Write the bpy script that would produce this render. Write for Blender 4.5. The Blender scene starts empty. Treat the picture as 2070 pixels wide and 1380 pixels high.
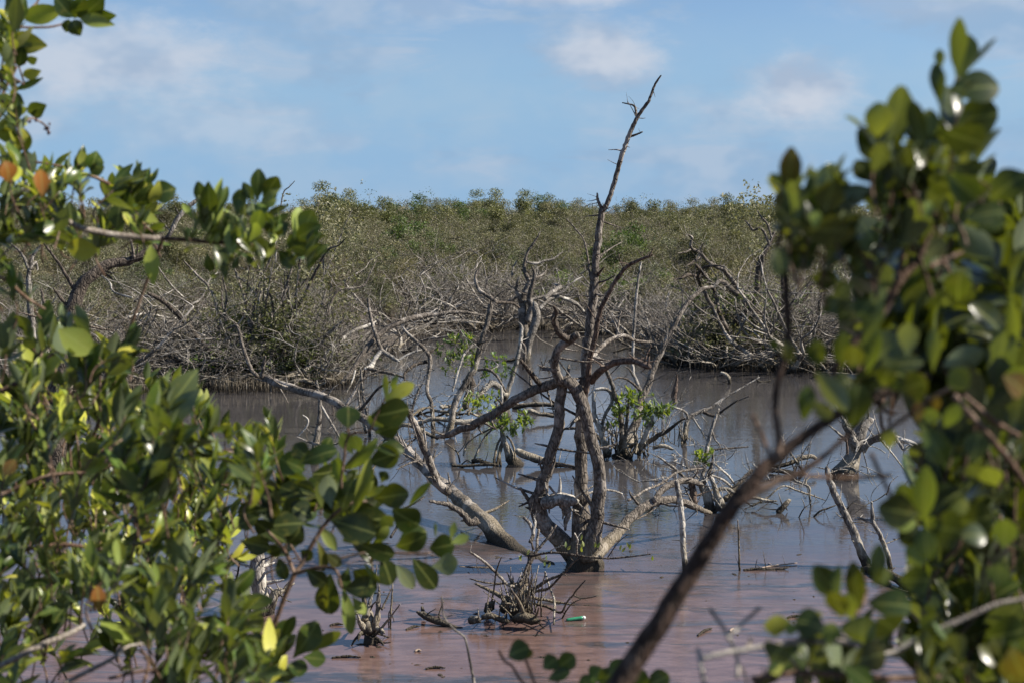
import bpy, math, random
import numpy as np
from mathutils import Vector, Matrix, noise as mnoise
R = math.radians
SC = bpy.context.scene
COL = SC.collection

# ------------------------------------------------------------------ camera, sky, sun, exposure
CAMZ, FPX, PITCH = 3.5, 2875.0, R(5.16)
cd = bpy.data.cameras.new('camera'); cam = bpy.data.objects.new('camera', cd); COL.objects.link(cam)
cd.sensor_width = 36.0; cd.lens = 50.0; cd.clip_start = 0.05; cd.clip_end = 5000
cam.location = (0, 0, CAMZ); cam.rotation_euler = (R(90) - PITCH, 0, 0)
cd.dof.use_dof = True; cd.dof.focus_distance = 15.5; cd.dof.aperture_fstop = 5.8
SC.camera = cam
SUN_AZ, SUN_EL = R(91), R(40)           # azimuth clockwise from the view direction (+Y): from the right
sdir = Vector((math.sin(SUN_AZ)*math.cos(SUN_EL), math.cos(SUN_AZ)*math.cos(SUN_EL), math.sin(SUN_EL)))
ld = bpy.data.lights.new('sun', 'SUN'); ld.energy = 5.0; ld.angle = R(0.6); ld.color = (1.0, 0.93, 0.82)
sun = bpy.data.objects.new('sun', ld); COL.objects.link(sun)
sun.rotation_euler = sdir.to_track_quat('Z', 'Y').to_euler(); sun.location = (20, -5, 30)
SC.view_settings.view_transform = 'Standard'; SC.view_settings.look = 'None'
SC.view_settings.exposure = 0.9; SC.view_settings.gamma = 1.0
SC.cycles.max_bounces = 5; SC.cycles.diffuse_bounces = 2; SC.cycles.glossy_bounces = 2
SC.cycles.transmission_bounces = 4; SC.cycles.use_denoising = True; SC.cycles.sample_clamp_indirect = 4.0
SC.cycles.caustics_reflective = False; SC.cycles.caustics_refractive = False

def ray(px, py):
    x = (px - 1035.0)/FPX; y = -(py - 690.0)/FPX
    c, s = math.cos(PITCH), math.sin(PITCH)
    return Vector((x, c + y*s, -s + y*c))
def at(px, py, Y):
    d = ray(px, py); return Vector((0, 0, CAMZ)) + d*(Y/d.y)
def on_water(px, py):
    d = ray(px, py); return Vector((0, 0, CAMZ)) + d*(-CAMZ/d.z)
def wy(py): return on_water(1035, py).y

class NT:
    """small node-graph helper"""
    def __init__(s, tree): s.t = tree; tree.nodes.clear()
    def n(s, typ, **kw):
        nd = s.t.nodes.new(typ)
        for k, v in kw.items():
            if k.startswith('i_'):
                key = k[2:].replace('_', ' ')
                s.set(nd.inputs[key], v)
            else: setattr(nd, k, v)
        return nd
    def set(s, sock, v):
        if isinstance(v, bpy.types.NodeSocket): s.t.links.new(v, sock)
        else: sock.default_value = v
    def math(s, op, a, b=0.0, clamp=False):
        nd = s.t.nodes.new('ShaderNodeMath'); nd.operation = op; nd.use_clamp = clamp
        s.set(nd.inputs[0], a); s.set(nd.inputs[1], b); return nd.outputs[0]
    def vmath(s, op, a, b=None):
        nd = s.t.nodes.new('ShaderNodeVectorMath'); nd.operation = op
        s.set(nd.inputs[0], a)
        if b is not None: s.set(nd.inputs[1], b)
        return nd
    def mix(s, f, a, b, typ='MIX'):
        nd = s.t.nodes.new('ShaderNodeMix'); nd.data_type = 'RGBA'; nd.blend_type = typ
        s.set(nd.inputs[0], f); s.set(nd.inputs[6], a); s.set(nd.inputs[7], b); return nd.outputs[2]
    def ss(s, v, a, b, c=0.0, d=1.0):
        nd = s.t.nodes.new('ShaderNodeMapRange'); nd.interpolation_type = 'SMOOTHSTEP'
        for i, q in enumerate((v, a, b, c, d)): s.set(nd.inputs[i], q)
        return nd.outputs[0]
    def noise(s, vec, scale, detail=4.0, rough=0.55, dist=0.0):
        nd = s.t.nodes.new('ShaderNodeTexNoise'); s.set(nd.inputs['Vector'], vec)
        nd.inputs['Scale'].default_value = scale; nd.inputs['Detail'].default_value = detail
        nd.inputs['Roughness'].default_value = rough; nd.inputs['Distortion'].default_value = dist
        return nd.outputs['Fac']
    def scale(s, vec, v):
        nd = s.t.nodes.new('ShaderNodeMapping'); s.set(nd.inputs['Vector'], vec); nd.inputs['Scale'].default_value = v
        return nd.outputs[0]

W = bpy.data.worlds.new('World'); SC.world = W; W.use_nodes = True
g = NT(W.node_tree)
sky = g.n('ShaderNodeTexSky', sky_type='NISHITA', sun_disc=False, sun_elevation=SUN_EL, sun_rotation=SUN_AZ,
          air_density=1.0, dust_density=0.1, ozone_density=2.0, altitude=0.0)
tc = g.n('ShaderNodeTexCoord'); dirv = tc.outputs['Generated']
base = g.mix(1.0, sky.outputs[0], (0.82, 0.92, 1.10, 1), 'MULTIPLY')
# thin veils and small cumulus, veils thinned overhead to cut the fill light
nv = g.noise(g.scale(dirv, (1, 1, 3.2)), 5.5, 5.0, 0.55, 0.4)
nw = g.noise(g.scale(dirv, (1, 1, 4.5)), 9.0, 6.0, 0.6, 0.8)
veil = g.math('MULTIPLY', g.ss(nv, 0.40, 0.68), 0.50)
band = g.math('MULTIPLY', g.ss(g.math('ADD', g.math('MULTIPLY', nv, .55), g.math('MULTIPLY', nw, .45)), 0.46, 0.60), 0.72)
nd_ = g.noise(g.scale(dirv, (1, 1, 2.0)), 34.0, 5.0, 0.6)
sz = g.n('ShaderNodeSeparateXYZ'); g.set(sz.inputs[0], dirv)
amount = g.math('MAXIMUM', veil, g.ss(sz.outputs[2], 0.165, 0.03, 0.0, 0.92))
puffs = None
thin = g.ss(sz.outputs[2], 0.55, 0.12, 0.35, 1.0)
amount = g.math('MULTIPLY', amount, thin); band = g.math('MULTIPLY', band, thin)
for (px, py, sx, sy, k) in ((1615, 180, 125, 84, 1.0), (1225, 112, 135, 80, .95), (1130, -12, 210, 34, .85), (220, 120, 270, 100, .8), (420, 250, 330, 60, .4), (860, 12, 130, 40, .45),
                            (1900, 5, 230, 40, .5), (690, 285, 60, 32, .42), (1560, 215, 60, 45, .35), (1300, 215, 200, 40, .25), (1990, 295, 90, 30, .35)):
    d0 = ray(px, py).normalized()
    d = g.vmath('SUBTRACT', dirv, tuple(d0)).outputs[0]
    d = g.vmath('MULTIPLY', d, (FPX/sx, FPX/sx*0.4, FPX/sy)).outputs[0]
    ln = g.vmath('LENGTH', d).outputs['Value']
    ln = g.math('ADD', ln, g.math('MULTIPLY', g.math('SUBTRACT', nd_, 0.5), 1.25))
    a = g.math('MULTIPLY', g.ss(ln, 1.2, 0.2), k)
    puffs = a if puffs is None else g.math('MAXIMUM', puffs, a)
shade = g.noise(g.scale(dirv, (1, 1, 1.6)), 18.0, 3.0)
ccol = g.mix(g.ss(shade, 0.38, 0.62), (3.7, 4.6, 6.0, 1), (5.4, 5.95, 6.9, 1))
vcol = g.mix(g.ss(shade, 0.35, 0.65), (2.55, 4.35, 6.6, 1), (3.0, 4.55, 6.5, 1))
c1 = g.mix(amount, base, vcol)
c1 = g.mix(band, c1, g.mix(g.ss(shade, .4, .62), (2.9, 4.2, 5.9, 1), (4.1, 5.05, 6.4, 1)))
c2 = g.mix(puffs, c1, ccol)
bg = g.n('ShaderNodeBackground', i_Color=c2, i_Strength=0.0575)
wo = g.n('ShaderNodeOutputWorld'); W.node_tree.links.new(bg.outputs[0], wo.inputs[0])

# ------------------------------------------------------------------ materials
def new_mat(name):
    m = bpy.data.materials.new(name); m.use_nodes = True
    return m, NT(m.node_tree)
def finish(m, g, shader, bump=None):
    o = g.n('ShaderNodeOutputMaterial'); m.node_tree.links.new(shader, o.inputs[0]); return m

def bark_mat(name, dark, light, pale, peel=0.5, scale=1.0, wet=True, bump=0.6):
    m, g = new_mat(name)
    geo = g.n('ShaderNodeNewGeometry'); pos = geo.outputs['Position']
    oi = g.n('ShaderNodeObjectInfo')
    p = g.scale(pos, (scale, scale, scale*0.42))
    n1 = g.noise(p, 34, 6, 0.65, 0.5)
    vor = g.n('ShaderNodeTexVoronoi', feature='DISTANCE_TO_EDGE'); g.set(vor.inputs['Vector'], p); vor.inputs['Scale'].default_value = 26
    crack = g.ss(vor.outputs['Distance'], 0.0, 0.16)
    n2 = g.noise(pos, 3.2*scale, 4, 0.6)
    n3 = g.noise(p, 95, 3, 0.6)
    c = g.mix(g.ss(n1, 0.34, 0.66), dark, light)
    c = g.mix(g.math('MULTIPLY', g.math('SUBTRACT', 1.0, crack), 0.55), c, tuple(v*0.45 for v in dark[:3]) + (1,))
    pl = g.ss(g.math('ADD', n2, g.math('MULTIPLY', oi.outputs['Random'], 0.08)), 0.62 - 0.2*peel, 0.72 - 0.16*peel)
    c = g.mix(g.math('MULTIPLY', pl, 0.85), c, pale)
    c = g.mix(g.ss(n3, 0.55, 0.8, 0, .35), c, tuple(v*0.5 for v in dark[:3]) + (1,))
    if wet:
        sp = g.n('ShaderNodeSeparateXYZ'); g.set(sp.inputs[0], pos)
        z = g.math('ADD', sp.outputs[2], g.math('MULTIPLY', g.math('SUBTRACT', n1, .5), 0.14))
        c = g.mix(g.ss(z, 0.40, 0.18, 0, .45), c, (0.26, 0.215, 0.14, 1))
        c = g.mix(g.ss(z, 0.17, 0.07, 0, .9), c, (0.028, 0.022, 0.015, 1))
    b = g.n('ShaderNodeBsdfPrincipled', i_Base_Color=c, i_Roughness=0.85)
    b.inputs['Specular IOR Level'].default_value = 0.25
    h = g.math('ADD', g.math('MULTIPLY', n1, 0.8), g.math('MULTIPLY', crack, 0.45))
    bp = g.n('ShaderNodeBump', i_Height=h, i_Strength=bump, i_Distance=0.03)
    m.node_tree.links.new(bp.outputs[0], b.inputs['Normal'])
    return finish(m, g, b.outputs[0])
M = {}
M['bark'] = bark_mat('weathered_bark', (0.052, 0.043, 0.035, 1), (0.235, 0.20, 0.166, 1), (0.37, 0.33, 0.288, 1), 0.3)
M['bark_red'] = bark_mat('red_brown_bark', (0.05, 0.034, 0.026, 1), (0.21, 0.152, 0.118, 1), (0.30, 0.245, 0.20, 1), 0.1)
M['bark_dark'] = bark_mat('dark_bark', (0.035, 0.028, 0.022, 1), (0.15, 0.12, 0.095, 1), (0.22, 0.19, 0.16, 1), 0.1)
M['driftwood'] = bark_mat('bleached_driftwood', (0.10, 0.088, 0.076, 1), (0.38, 0.345, 0.30, 1), (0.56, 0.52, 0.46, 1), 0.55)
M['grey_wood'] = bark_mat('grey_dead_wood', (0.075, 0.066, 0.057, 1), (0.29, 0.26, 0.225, 1), (0.42, 0.385, 0.34, 1), 0.38)
M['arched_wood'] = bark_mat('pale_dead_wood', (0.085, 0.073, 0.062, 1), (0.31, 0.275, 0.235, 1), (0.44, 0.40, 0.35, 1), 0.45)
M['stem_dark'] = bark_mat('dark_red_stem', (0.030, 0.018, 0.013, 1), (0.095, 0.058, 0.042, 1), (0.15, 0.105, 0.08, 1), 0.25, 4.0, wet=False, bump=0.5)
M['twig'] = bark_mat('far_twigs', (0.11, 0.088, 0.07, 1), (0.27, 0.225, 0.185, 1), (0.36, 0.32, 0.28, 1), 0.3, wet=False, bump=0.2)
M['stem_near'] = bark_mat('bush_stem', (0.07, 0.042, 0.028, 1), (0.19, 0.115, 0.075, 1), (0.27, 0.19, 0.14, 1), 0.2, 5.0, wet=False, bump=0.3)
M['stem_pale'] = bark_mat('pale_bush_stem', (0.16, 0.125, 0.10, 1), (0.36, 0.31, 0.26, 1), (0.42, 0.38, 0.33, 1), 0.5, 5.0, wet=False, bump=0.3)

def leaf_mat(name, src, trans=0.30, rough=0.34, under=(0.17, 0.20, 0.115, 1), mul=1.0, rib=True, spec=0.5):
    m, g = new_mat(name)
    if src == 'object':
        col = g.n('ShaderNodeObjectInfo').outputs['Color']
    elif src == 'attr':
        col = g.n('ShaderNodeAttribute', attribute_name='tint').outputs['Color']
    geo = g.n('ShaderNodeNewGeometry')
    if rib:
        uv = g.n('ShaderNodeTexCoord').outputs['UV']
        sp = g.n('ShaderNodeSeparateXYZ'); g.set(sp.inputs[0], uv)
        v = g.math('ABSOLUTE', g.math('SUBTRACT', sp.outputs[1], 0.5))
        mid = g.ss(v, 0.05, 0.015)
        col = g.mix(g.math('MULTIPLY', mid, 0.35), col, (0.30, 0.33, 0.10, 1))
        blot = g.noise(geo.outputs['Position'], 75, 5, 0.65)
        col = g.mix(g.ss(blot, 0.50, 0.74, 0, .6), col, g.mix(0.5, col, (0.21, 0.17, 0.03, 1)))
        edge = g.ss(g.math('ADD', v, g.math('MULTIPLY', g.math('SUBTRACT', blot, .5), .35)), .36, .5)
        col = g.mix(g.math('MULTIPLY', edge, .25), col, (0.20, 0.19, 0.03, 1))
        spot = g.noise(geo.outputs['Position'], 210, 3, 0.6)
        col = g.mix(g.ss(spot, 0.66, 0.74, 0, .7), col, (0.055, 0.032, 0.012, 1))
        veins = g.n('ShaderNodeTexWave', wave_type='BANDS'); 
        vv = g.vmath('ADD', g.scale(uv, (1, 1, 1)), g.n('ShaderNodeCombineXYZ', i_X=g.math('MULTIPLY', v, -0.7)).outputs[0]).outputs[0]
        g.set(veins.inputs['Vector'], vv); veins.inputs['Scale'].default_value = 5.5
        col = g.mix(g.math('MULTIPLY', veins.outputs['Fac'], 0.10), col, (0.25, 0.30, 0.10, 1))
    und = g.mix(0.62, col, under)
    cc = g.mix(geo.outputs['Backfacing'], col, und)
    b = g.n('ShaderNodeBsdfPrincipled', i_Base_Color=cc, i_Roughness=rough)
    b.inputs['Specular IOR Level'].default_value = spec
    tcol = g.mix(1.0, g.mix(0.25, col, (0.30, 0.34, 0.02, 1)), (2.3, 2.3, 0.9, 1), 'MULTIPLY')
    t = g.n('ShaderNodeBsdfTranslucent', i_Color=tcol)
    mx = g.n('ShaderNodeMixShader'); mx.inputs[0].default_value = trans
    m.node_tree.links.new(b.outputs[0], mx.inputs[1]); m.node_tree.links.new(t.outputs[0], mx.inputs[2])
    return finish(m, g, mx.outputs[0])
M['leaf_obj'] = leaf_mat('near_leaf', 'object', 0.18, 0.29, spec=.32)
M['leaf_mass'] = leaf_mat('near_leaf_mass', 'attr', 0.18, 0.29, spec=.32)
M['leaf_mid'] = leaf_mat('midground_leaf', 'attr', 0.30, 0.45, rib=False)

def far_leaf_mat(name, ca, cb, cc):
    m, g = new_mat(name)
    t = g.n('ShaderNodeAttribute', attribute_name='tint').outputs['Fac']
    oi = g.n('ShaderNodeObjectInfo'); geo = g.n('ShaderNodeNewGeometry')
    c = g.mix(g.ss(t, 0.0, 0.65), ca, cb); c = g.mix(g.ss(t, 0.72, 1.0), c, cc)
    big = g.noise(geo.outputs['Position'], 0.22, 3, 0.6)
    c = g.mix(g.ss(big, 0.42, 0.66), c, g.mix(0.6, c, (0.105, 0.105, 0.035, 1)))
    big2 = g.noise(geo.outputs['Position'], 0.47, 3, 0.6)
    c = g.mix(g.ss(big2, 0.5, 0.75, 0, .6), c, (0.165, 0.14, 0.10, 1))
    c = g.mix(1.0, c, oi.outputs['Color'], 'MULTIPLY')
    b = g.n('ShaderNodeBsdfPrincipled', i_Base_Color=c, i_Roughness=0.55)
    b.inputs['Specular IOR Level'].default_value = 0.35
    tr = g.n('ShaderNodeBsdfTranslucent', i_Color=g.mix(1.0, c, (1.5, 1.6, 0.9, 1), 'MULTIPLY'))
    mx = g.n('ShaderNodeMixShader'); mx.inputs[0].default_value = 0.25
    m.node_tree.links.new(b.outputs[0], mx.inputs[1]); m.node_tree.links.new(tr.outputs[0], mx.inputs[2])
    return finish(m, g, mx.outputs[0])
M['far_scrub'] = far_leaf_mat('scrub_leaf', (0.040, 0.042, 0.019, 1), (0.168, 0.156, 0.086, 1), (0.40, 0.37, 0.24, 1))
M['far_green'] = far_leaf_mat('green_tree_leaf', (0.028, 0.046, 0.014, 1), (0.085, 0.12, 0.032, 1), (0.17, 0.20, 0.06, 1))

def simple(name, col, rough=0.5, **kw):
    m, g = new_mat(name)
    geo = g.n('ShaderNodeNewGeometry')
    n = g.noise(geo.outputs['Position'], 40, 3)
    c = g.mix(g.ss(n, .3, .7), col, tuple(v*0.7 for v in col[:3]) + (1,))
    b = g.n('ShaderNodeBsdfPrincipled', i_Base_Color=c, i_Roughness=rough)
    return finish(m, g, b.outputs[0])
M['bottle'] = simple('green_plastic', (0.05, 0.30, 0.16, 1), 0.3)
M['cap'] = simple('white_plastic', (0.55, 0.58, 0.55, 1), 0.4)
M['berry'] = simple('berry', (0.06, 0.018, 0.014, 1), 0.4)
M['chip'] = simple('driftwood_chip', (0.40, 0.30, 0.22, 1), 0.8)

def ground_mat():
    m, g = new_mat('mud')
    geo = g.n('ShaderNodeNewGeometry'); p = geo.outputs['Position']
    n = g.noise(p, 2.3, 6, 0.6); n2 = g.noise(p, 17, 5, 0.65)
    c = g.mix(g.ss(n, .35, .65), (0.045, 0.034, 0.025, 1), (0.10, 0.08, 0.06, 1))
    c = g.mix(g.ss(n2, .5, .75), c, (0.14, 0.115, 0.085, 1))
    b = g.n('ShaderNodeBsdfPrincipled', i_Base_Color=c, i_Roughness=0.8)
    bp = g.n('ShaderNodeBump', i_Height=n2, i_Strength=0.8, i_Distance=0.06)
    m.node_tree.links.new(bp.outputs[0], b.inputs['Normal'])
    return finish(m, g, b.outputs[0])
M['mud'] = ground_mat()

def water_mat():
    m, g = new_mat('lagoon_water')
    geo = g.n('ShaderNodeNewGeometry'); p = geo.outputs['Position']
    sp = g.n('ShaderNodeSeparateXYZ'); g.set(sp.inputs[0], p)
    x, y = sp.outputs[0], sp.outputs[1]
    # floating red-brown scum, gathered on the near side in sideways-stretched bands
    nb = g.noise(g.scale(p, (0.30, 1.25, 1)), 1.5, 6, 0.62, 0.6)
    nc = g.noise(g.scale(p, (0.9, 2.4, 1)), 3.4, 5, 0.65, 0.3)
    line = g.noise(g.scale(p, (0.16, 1.15, 1)), 2.3, 6, 0.66, 1.1)
    fine = g.noise(g.scale(p, (3.5, 8, 1)), 9, 4, 0.7)
    cover = g.ss(g.math('ADD', y, g.math('MULTIPLY', g.math('SUBTRACT', nb, .5), 7.5)), 16.6, 11.2)
    holes = g.ss(g.math('ADD', nb, g.math('MULTIPLY', g.math('SUBTRACT', nc, .5), 0.5)), 0.33, 0.50)
    lines = g.ss(line, 0.38, 0.46)
    scum = g.math('MULTIPLY', cover, g.math('MULTIPLY', holes, g.math('ADD', g.math('MULTIPLY', lines, 0.8), 0.2)))
    scum = g.math('MULTIPLY', scum, g.ss(fine, 0.15, 0.6, 0.62, 1.0))
    wcol = g.mix(g.ss(nb, .35, .65), (0.044, 0.041, 0.042, 1), (0.058, 0.053, 0.053, 1))
    scol = g.mix(g.ss(nc, .35, .7), (0.110, 0.066, 0.055, 1), (0.170, 0.108, 0.092, 1))
    scol = g.mix(g.ss(fine, .62, .8, 0, .7), scol, (0.09, 0.036, 0.026, 1))
    c = g.mix(scum, wcol, scol)
    rough = g.math('ADD', 0.02, g.math('MULTIPLY', scum, 0.09))
    b = g.n('ShaderNodeBsdfPrincipled', i_Base_Color=c, i_Roughness=rough, i_IOR=1.66)
    b.inputs['Specular IOR Level'].default_value = 0.5
    r1 = g.noise(g.scale(p, (1.0, 1.9, 1)), 7.0, 3, 0.5, 0.3)
    r2 = g.noise(g.scale(p, (1.0, 1.5, 1)), 1.1, 2, 0.5)
    wind = g.ss(g.noise(g.scale(p, (.25, .45, 1)), 0.5, 2), .38, .62, .25, 1.0)
    damp = g.math('SUBTRACT', 1.0, g.math('MULTIPLY', scum, 0.85))
    h = g.math('MULTIPLY', g.math('MULTIPLY', g.math('ADD', r1, g.math('MULTIPLY', r2, 0.6)), wind), damp)
    h = g.math('ADD', h, g.math('MULTIPLY', g.math('MULTIPLY', fine, scum), 0.10))
    bp = g.n('ShaderNodeBump', i_Height=h, i_Strength=0.10, i_Distance=0.05)
    m.node_tree.links.new(bp.outputs[0], b.inputs['Normal'])
    return finish(m, g, b.outputs[0])
M['water'] = water_mat()

# ------------------------------------------------------------------ mesh helpers
def tag(o, label=None, cat=None, group=None, kind=None):
    if label: o['label'] = label
    if cat: o['category'] = cat
    if group: o['group'] = group
    if kind: o['kind'] = kind
    return o
def empty(name, loc, label=None, cat=None, group=None):
    o = bpy.data.objects.new(name, None); o.empty_display_size = 0.2; o.location = loc; COL.objects.link(o)
    return tag(o, label, cat, group)

class MB:
    def __init__(s): s.v = []; s.f = []
    def tube(s, pts, rad, n=8, rough=0.10, wob=0.22, seed=0.0, step=1.3, jag=True):
        P, Rr = [], []
        m = len(pts)
        for i in range(m - 1):
            p0 = pts[max(i-1, 0)]; p1 = pts[i]; p2 = pts[i+1]; p3 = pts[min(i+2, m-1)]
            L = (p2 - p1).length
            k = max(1, min(14, int(L/(max(0.5*(rad[i]+rad[i+1]), 1e-4)*step)) + 1))
            for j in range(k):
                t = j/k; t2 = t*t; t3 = t2*t
                P.append(0.5*((2*p1) + (p2-p0)*t + (2*p0-5*p1+4*p2-p3)*t2 + (3*p1-p0-3*p2+p3)*t3))
                Rr.append(rad[i]*(1-t) + rad[i+1]*t)
        P.append(pts[-1].copy()); Rr.append(rad[-1])
        so = Vector((seed*7.13, seed*3.7, seed*1.9))
        for i, p in enumerate(P):
            if 0 < i < len(P)-1 and wob:
                q = p*(0.35/max(Rr[i], 1e-4)) + so
                q2 = p*(0.13/max(Rr[i], 1e-4)) + so
                P[i] = p + Vector((mnoise.noise(q), mnoise.noise(q + Vector((9, 1, 4))), mnoise.noise(q + Vector((3, 8, 2)))))*(wob*Rr[i]) + Vector((mnoise.noise(q2), mnoise.noise(q2 + Vector((5, 2, 7))), mnoise.noise(q2 + Vector((1, 6, 3)))))*(wob*1.3*Rr[i])
        t = (P[1]-P[0]).normalized() if len(P) > 1 else Vector((0, 0, 1))
        u = t.orthogonal().normalized(); b0 = len(s.v)
        for i, p in enumerate(P):
            t2 = (P[min(i+1, len(P)-1)] - P[max(i-1, 0)])
            if t2.length > 1e-9: t2.normalize()
            else: t2 = t
            u = (u - t2*u.dot(t2)); u = u.normalized() if u.length > 1e-6 else t2.orthogonal().normalized()
            w = t2.cross(u); t = t2
            for a in range(n):
                an = 2*math.pi*a/n
                dv = u*math.cos(an) + w*math.sin(an)
                r = Rr[i]
                if rough: r *= 1 + rough*1.3*mnoise.noise((p + dv*r)*(0.8/max(r, 1e-4)) + so) + rough*0.9*mnoise.noise(dv*2.6 + so + Vector((0, 0, i*.11)))
                s.v.append(p + dv*r)
        k = len(P)
        for i in range(k-1):
            for a in range(n):
                c = (a+1) % n
                s.f.append((b0+i*n+a, b0+i*n+c, b0+(i+1)*n+c, b0+(i+1)*n+a))
        e = len(s.v); tip = P[-1] + t*(Rr[-1]*(1.1 if jag else 0.3)) + u*Rr[-1]*0.4*(1 if jag else 0)
        s.v.append(tip)
        for a in range(n): s.f.append((b0+(k-1)*n+a, b0+(k-1)*n+(a+1) % n, e))
        s.v.append(P[0] - (P[min(1, k-1)]-P[0]).normalized()*Rr[0]*0.3 if k > 1 else P[0]); e = len(s.v)-1
        for a in range(n): s.f.append((b0+(a+1) % n, b0+a, e))
        return P, Rr
    def build(s, name, mat, parent=None, base=None, smooth=True):
        me = bpy.data.meshes.new(name)
        off = base if base is not None else Vector((0, 0, 0))
        me.from_pydata([tuple(v - off) for v in s.v], [], s.f)
        if smooth: me.polygons.foreach_set('use_smooth', [True]*len(me.polygons))
        me.materials.append(mat); me.update()
        o = bpy.data.objects.new(name, me); COL.objects.link(o)
        if parent is not None: o.parent = parent
        elif base is not None: o.location = base
        return o

def parse(t):
    return [tuple(float(q) for q in w.split(',')) for w in t.split()]

def limb(parent, name, t, Y0, Y1=None, mat='bark', n=8, spikes=0, rough=0.10, wob=0.22, seed=None, bulge=0.0):
    """one limb traced as 'px,py,width ...' running in depth from Y0 to Y1"""
    pts = parse(t); rng = random.Random(hash(t) & 0xffff) if seed is None else random.Random(seed)
    rng = random.Random(sum(ord(c)*(i+1) for i, c in enumerate(t)) % 99991)
    Y1 = Y0 if Y1 is None else Y1
    m = len(pts); ph = rng.random()*6
    P, Rd = [], []
    for i, (x, y, w) in enumerate(pts):
        f = i/(m-1)
        Y = Y0 + (Y1-Y0)*f + bulge*math.sin(f*math.pi*1.7 + ph)*(0 if i == 0 else 1)
        P.append(at(x, y, Y)); Rd.append(max(w*0.5*Y/FPX, 0.0022))
    mb = MB()
    Q, Rq = mb.tube(P, Rd, n=n + (2 if n > 7 else 0), rough=rough, wob=wob, seed=rng.random()*10)
    for k in range(int(spikes*1.35)):
        i = rng.randrange(max(1, len(Q)//6), len(Q))
        r = Rq[i]; d = Vector((rng.gauss(0, 1), rng.gauss(0, .6), rng.gauss(0.2, 1))).normalized()
        tl = (Q[min(i+1, len(Q)-1)] - Q[max(i-1, 0)]).normalized()
        d = (d - tl*d.dot(tl)*0.6).normalized(); L = (rng.uniform(1.6, 5.0)*r + 0.02)*(1 if rng.random() < .82 else 2.0)
        q1 = Q[i] + d*(r*0.6); bend = Vector((rng.gauss(0, .3), rng.gauss(0, .3), rng.gauss(.15, .3)))
        q2 = q1 + (d + bend*.5)*L*.5; q3 = q2 + (d + bend)*L*.5
        rr = max(r*rng.uniform(.18, .36), .0025)
        mb.tube([q1, q2, q3], [rr, rr*.75, rr*.35], n=5, rough=.1, wob=.2, seed=k, step=2.5)
    base = parent.location if parent is not None else P[0]
    return mb.build(name, M[mat] if isinstance(mat, str) else mat, parent, base)

def leaf_mesh(name, shape, ns=7, fold=0.14, curl=0.10):
    """leaf of unit length along +X, unit width along Y, upper side +Z"""
    V, F, UV = [], [], []
    for i in range(ns+1):
        t = i/ns
        if shape[:5] == 'round': w = (math.sin(math.pi*min(1, t**1.15))**0.62)*(0.62+0.38*t)
        elif shape[:5] == 'spoon': w = math.sin(math.pi*t**1.55)**0.75
        else: w = math.sin(math.pi*t**0.92)**0.85*(1 - 0.12*t)
        if i == 0: w = 0.05
        if i == ns: w = 0.06 if shape[:5] == 'point' else 0.20
        zc = -curl*(2*t-1)**2 + curl
        for sgn in (-1, 0, 1):
            V.append((t, sgn*0.5*w, zc*0.6 + (fold*0.5*w if sgn else 0.0))); UV.append((t, 0.5 + sgn*0.5*max(w, .3)))
    for i in range(ns):
        a = i*3
        F += [(a, a+3, a+4, a+1), (a+1, a+4, a+5, a+2)]
    me = bpy.data.meshes.new(name); me.from_pydata(V, [], F)
    uvl = me.uv_layers.new(name='UVMap')
    for lp in me.loops: uvl.data[lp.index].uv = UV[lp.vertex_index]
    me.polygons.foreach_set('use_smooth', [True]*len(F)); me.update()
    return me, np.array(V), F, np.array(UV)

# ------------------------------------------------------------------ ground and water
def lerp_table(x, tab):
    if x <= tab[0][0]: return tab[0][1]
    for (a, ya), (b, yb) in zip(tab, tab[1:]):
        if x <= b:
            f = (x-a)/(b-a); f = f*f*(3-2*f); return ya + (yb-ya)*f
    return tab[-1][1]
SHORE = ((-60, 26), (-9, 27.4), (-6.3, 28.2), (-3.5, 28.8), (-2.9, 40.5), (0, 43), (3.2, 41), (3.7, 34.0), (4.3, 32.2), (8, 31.6), (60, 29))
def shore_y(x): return lerp_table(x, SHORE) + 0.55*mnoise.noise(Vector((x*0.9, 3.1, 0))) + 0.25*mnoise.noise(Vector((x*2.7, 7.7, 0)))
def ground_z(x, y):
    s = y - shore_y(x)
    z = -0.45 + 0.53*max(0.0, min(1.0, (s+0.9)/1.3))
    near = max(0.0, min(1.0, (6.6 + 0.5*mnoise.noise(Vector((x*.7, 1, 0))) - y)/1.6))
    z = max(z, -0.45 + 0.72*near)
    if s > 0: z += 0.05*mnoise.noise(Vector((x*1.3, y*1.3, 0)))
    return z
def axis(lo, hi, fine_lo, fine_hi, fs, gs):
    a = [fine_lo]
    while a[-1] < fine_hi: a.append(a[-1] + fs)
    st = fs
    while a[-1] < hi: st *= gs; a.append(a[-1] + st)
    b = [fine_lo]; st = fs
    while b[-1] > lo: st *= gs; b.append(b[-1] - st)
    return b[:0:-1] + a
gx = axis(-3000, 3000, -18, 18, 0.45, 1.35); gy = axis(-3000, 3000, -2, 50, 0.45, 1.35)
mb = MB()
for y in gy:
    for x in gx: mb.v.append(Vector((x, y, ground_z(x, y))))
nx = len(gx)
for j in range(len(gy)-1):
    for i in range(nx-1): mb.f.append((j*nx+i, j*nx+i+1, (j+1)*nx+i+1, (j+1)*nx+i))
tag(mb.build('ground', M['mud']), kind='structure')
mb = MB()
mb.v = [Vector(q) for q in ((-2500, -2500, 0), (2500, -2500, 0), (2500, 60, 0), (-2500, 60, 0))]; mb.f = [(0, 1, 2, 3)]
tag(mb.build('water', M['water'], smooth=False), kind='structure')

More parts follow.
